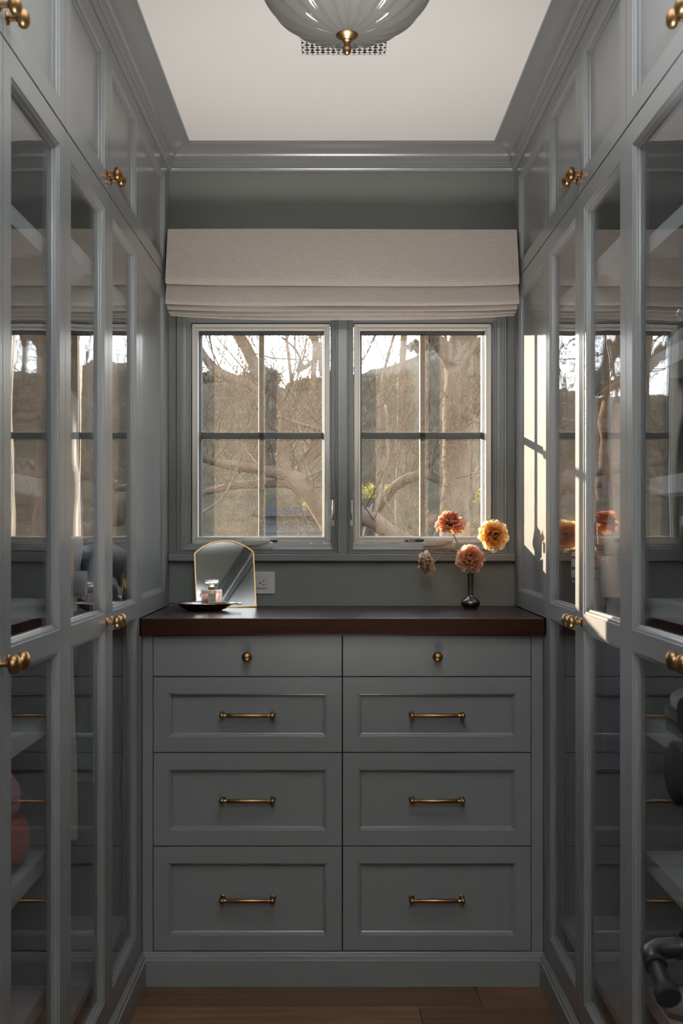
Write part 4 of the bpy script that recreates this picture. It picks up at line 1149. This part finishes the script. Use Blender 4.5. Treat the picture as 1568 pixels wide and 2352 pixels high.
tree('low leaning dark trunk at the foot of the right window', [
    ([(700, gz(700, 5.6), 30), (770, 1230, 26), (815, 1190, 24), (855, 1196, 22), (905, 1228, 20), (970, 1268, 18), (1040, 1300, 16)], 5.6, .2),
    ([(850, 1195, 8), (878, 1120, 5), (890, 1040, 4), (885, 930, 3)], 5.65, .4)], 23, 12, 5.6)
tree('many limbed pale tree crossing the left window', [
    ([(815, gz(815, 6.2), 40), (800, 1320, 34), (765, 1215, 30), (735, 1158, 28), (700, 1118, 26), (668, 1094, 22), (650, 1060, 17), (654, 1009, 16), (656, 950, 15), (640, 908, 14.5), (612, 876, 15), (590, 843, 15), (566, 800, 14), (545, 765, 13), (512, 680, 11), (480, 540, 8)], 6.2, .0),
    ([(608, 898, 12), (572, 884, 12), (536, 871, 13), (502, 856, 13), (480, 832, 11), (462, 806, 9), (430, 750, 8), (380, 640, 6)], 6.2, .3),
    ([(668, 1092, 15), (605, 1079, 13), (552, 1071, 12), (502, 1062, 10), (455, 1048, 9), (395, 1015, 8), (330, 960, 6)], 6.2, -.3),
    ([(700, 1116, 14), (642, 1109, 10), (582, 1113, 9), (522, 1119, 9), (464, 1133, 8), (400, 1160, 7)], 6.2, .3),
    ([(700, 1112, 20), (694, 1076, 17), (710, 1045, 16), (738, 1022, 15), (775, 995, 14), (800, 940, 12), (790, 860, 10), (745, 860, 9), (737, 815, 9), (716, 766, 9), (690, 690, 7)], 6.2, .6),
    ([(640, 955, 5), (668, 966, 4.5), (702, 978, 4.5), (740, 987, 4)], 6.15, -.2),
    ([(737, 815, 5), (712, 836, 5), (682, 852, 5.5)], 6.6, -.1), ([(682, 850, 3), (690, 826, 3), (672, 796, 2.5), (646, 774, 2)], 6.5, -.1),
    ([(455, 1182, 2.6), (505, 1150, 2.6), (535, 1100, 2.4), (552, 1055, 2.2), (568, 1008, 2)], 5.5, .1),
    ([(560, 1010, 8), (580, 1040, 9), (600, 1062, 9), (640, 1085, 9)], 6.5, -.2)
], 22, 210, 6.2)
tree('slim grey trunk farther back in the right window', [
    ([(912, gz(912, 11), 11), (915, 1240, 9.5), (918, 1050, 9), (920, 900, 8.5), (926, 800, 8), (930, 700, 7), (925, 500, 5)], 11, 0),
    ([(872, gz(872, 10.6), 6), (868, 1000, 4.5), (876, 900, 4), (890, 820, 3.5), (915, 740, 3)], 10.6, .2)], 24, 25, 11, (.6, 1.5))
for k, (px, yd, r0, bend) in enumerate(((700, 13.5, 11, 25), (330, 11, 12, -30), (1180, 12, 12, 30), (1320, 10, 14, 25), (140, 12, 12, -20))):
    labs = ['slender tree behind the left window, near its right edge', 'tree seen only as a reflection, left of the windows', 'slender tree beyond the right edge of the right window', 'tree seen only as a reflection, right of the windows', 'far tree seen only as a reflection, leftmost outside']
    tree(labs[k], [([(px, gz(px, yd), r0), (px + bend * .2, 1150, r0 * .85), (px + bend * .6, 950, r0 * .7), (px + bend, 780, r0 * .55), (px + bend * 1.5, 600, r0 * .4)], yd, .3),
                   ([(px + bend * .4, 1050, r0 * .6), (px - bend * .8, 930, r0 * .45), (px - bend * 1.6, 800, r0 * .35), (px - bend * 2, 650, r0 * .2)], yd + .1, .3)], 40 + k, 20, yd, (.5, 1.3))
# bare brush in front of the hill
def brush(x0, x1, y0, y1, n_, h, name, label, seed, mat):
    rr = random.Random(seed); m = MB()
    for k in range(n_):
        yv = rr.uniform(y0, y1); xv = rr.uniform(x0, x1) * yv / 10
        p = Vector((xv, yv, ground(xv, yv) - .05))
        d = Vector((rr.uniform(-.45, .45), rr.uniform(-.3, .3), 1))
        grow(m, p, d, rr.uniform(*h), rr.uniform(.002, .0055), 1, rr, .02)
    o = m.build(name, mat); o['kind'] = 'stuff'; o['label'] = label; o['category'] = 'brush'
brush(-3.4, 3.8, 8, 14, 480, (.8, 2.3), 'bare_brush', 'tangle of bare tan stems between the trees and the hill', 51, M['twig'])
brush(-5, 5, 15, 37, 1700, (.5, 1.5), 'hillside_brush', 'dry brush covering the far slope', 52, M['brush'])
def shrub(px, yd, rx, rz, n_, mat, label, seed, name='leafy_shrub', lift=0.0, sz=(.03, .07)):
    rr = random.Random(seed)
    x = (px - VX) * yd / F; z0 = max(ground(x, yd) + .02, 0) if lift is None else (lift if lift else ground(x, yd))
    t = thing(name, label, 'shrub', (x, yd, z0))
    m = MB()
    for k in range(n_):
        u = Vector((rr.gauss(0, 1), rr.gauss(0, 1), rr.gauss(0, 1))).normalized() * rr.random() ** .4
        p = Vector((x + u.x * rx, yd + u.y * rx, z0 + rz * (1 + u.z)))
        a = Vector((rr.uniform(-1, 1), rr.uniform(-1, 1), rr.uniform(-1, 1))).normalized(); b = a.orthogonal().normalized()
        s_ = rr.uniform(*sz)
        m.add([p - a * s_, p + b * s_ * .45, p + a * s_, p - b * s_ * .45], [(0, 1, 2, 3)])
    o = m.build('foliage', mat, t); o['kind'] = 'stuff'
    m = MB()
    for k in range(7): grow(m, Vector((x + rr.uniform(-.1, .1), yd, ground(x, yd) - .05)), Vector((rr.uniform(-.6, .6), rr.uniform(-.6, .6), 1)), rz * 1.2 + z0 - ground(x, yd) + .1, .012, 1, rr)
    m.build('stems', M['twig'], t)
    return t
shrub(858, 11.5, .26, .09, 260, M['leafy'], 'yellow flowering shrub low in the right window, left pane', 61, lift=1.56, sz=(.018, .04))
shrub(1090, 12.2, .16, .12, 160, M['leafy'], 'yellow flowering sprig right of the thick trunk', 68, lift=1.55, sz=(.018, .04))
shrub(722, 10.5, .13, .10, 140, M['leafy'], 'yellow flowering sprig at the right edge of the left window', 69, lift=1.40, sz=(.018, .035))
shrub(1098, 12, .35, .9, 500, M['leafg'], 'olive green shrub right of the thick trunk', 62)
shrub(612, 12, .55, .9, 800, M['leafg'], 'dark green shrub low in the left window, left pane', 63)
shrub(716, 11.5, .35, .95, 600, M['leafg'], 'dark green shrub low in the left window, right pane', 64)
shrub(490, 12, .6, .8, 700, M['leafg'], 'olive shrub at the left edge of the left window', 65)
shrub(960, 13, .6, 1.0, 700, M['leafg'], 'olive shrub behind the muntin of the right window', 66)
shrub(1420, 11, .5, .35, 500, M['leafy'], 'yellow shrub seen only as a reflection in the right glass', 67, lift=1.9)
for k, (px, yd, rx, rz) in enumerate(((480, 37.5, .9, .30), (545, 37.5, .8, .25), (598, 37.5, .8, .40), (700, 37.5, .7, .30), (735, 37.5, .8, .40), (850, 37.5, .8, .2), (985, 37.5, .8, .28), (1090, 37.5, .8, .3))):
    shrub(px, yd, rx, rz, 1000, M['leafg'], ['round bush on the ridge, %s of the left window' % w_ for w_ in ('at the left edge', 'left of the steep limb', 'behind the steep limb', 'right of the middle bar', 'at the right edge')][k] if k < 5 else 'round bush on the ridge, %s of the right window' % ('at the left edge', 'left of the fork', 'at the right edge')[k - 5], 70 + k, 'ridge_bush', 0, (.06, .14))
# neighbour's outbuilding with board siding
hx0, hx1, hy = -.88, -.16, 13.0
zt_ = H + (VY - 1182) * hy / F
zb_ = min(ground(hx0, hy), ground(hx1, hy)) - .2
hs = thing('garden_shed', 'blue grey board sided shed behind the branches, low in the left window', 'shed', ((hx0 + hx1) / 2, hy, zb_))
MB().box(hx0, hx1, hy + .02, hy + 2, zb_, zt_).build('wall', M['siding'], hs)
k = 0; z = zt_
while z > zb_ + .1:
    MB().add([(hx0, hy + .02, z), (hx1, hy + .02, z), (hx1, hy, z - .115), (hx0, hy, z - .115), (hx0, hy + .02, z - .115), (hx1, hy + .02, z - .115)], [(0, 1, 2, 3), (3, 2, 5, 4), (0, 3, 4), (1, 5, 2), (0, 4, 5, 1)]).build('siding_board', M['siding'], hs)
    z -= .11
MB().add([(hx0 - .15, hy - .15, zt_ - .02), (hx1 + .15, hy - .15, zt_ - .02), (hx1 + .15, hy + 1, zt_ + .12), (hx0 - .15, hy + 1, zt_ + .12), (hx1 + .15, hy + 2.15, zt_ - .02), (hx0 - .15, hy + 2.15, zt_ - .02)], [(0, 1, 2, 3), (3, 2, 4, 5), (0, 3, 5), (1, 4, 2), (0, 5, 4, 1)]).build('roof', M['roofing'], hs)
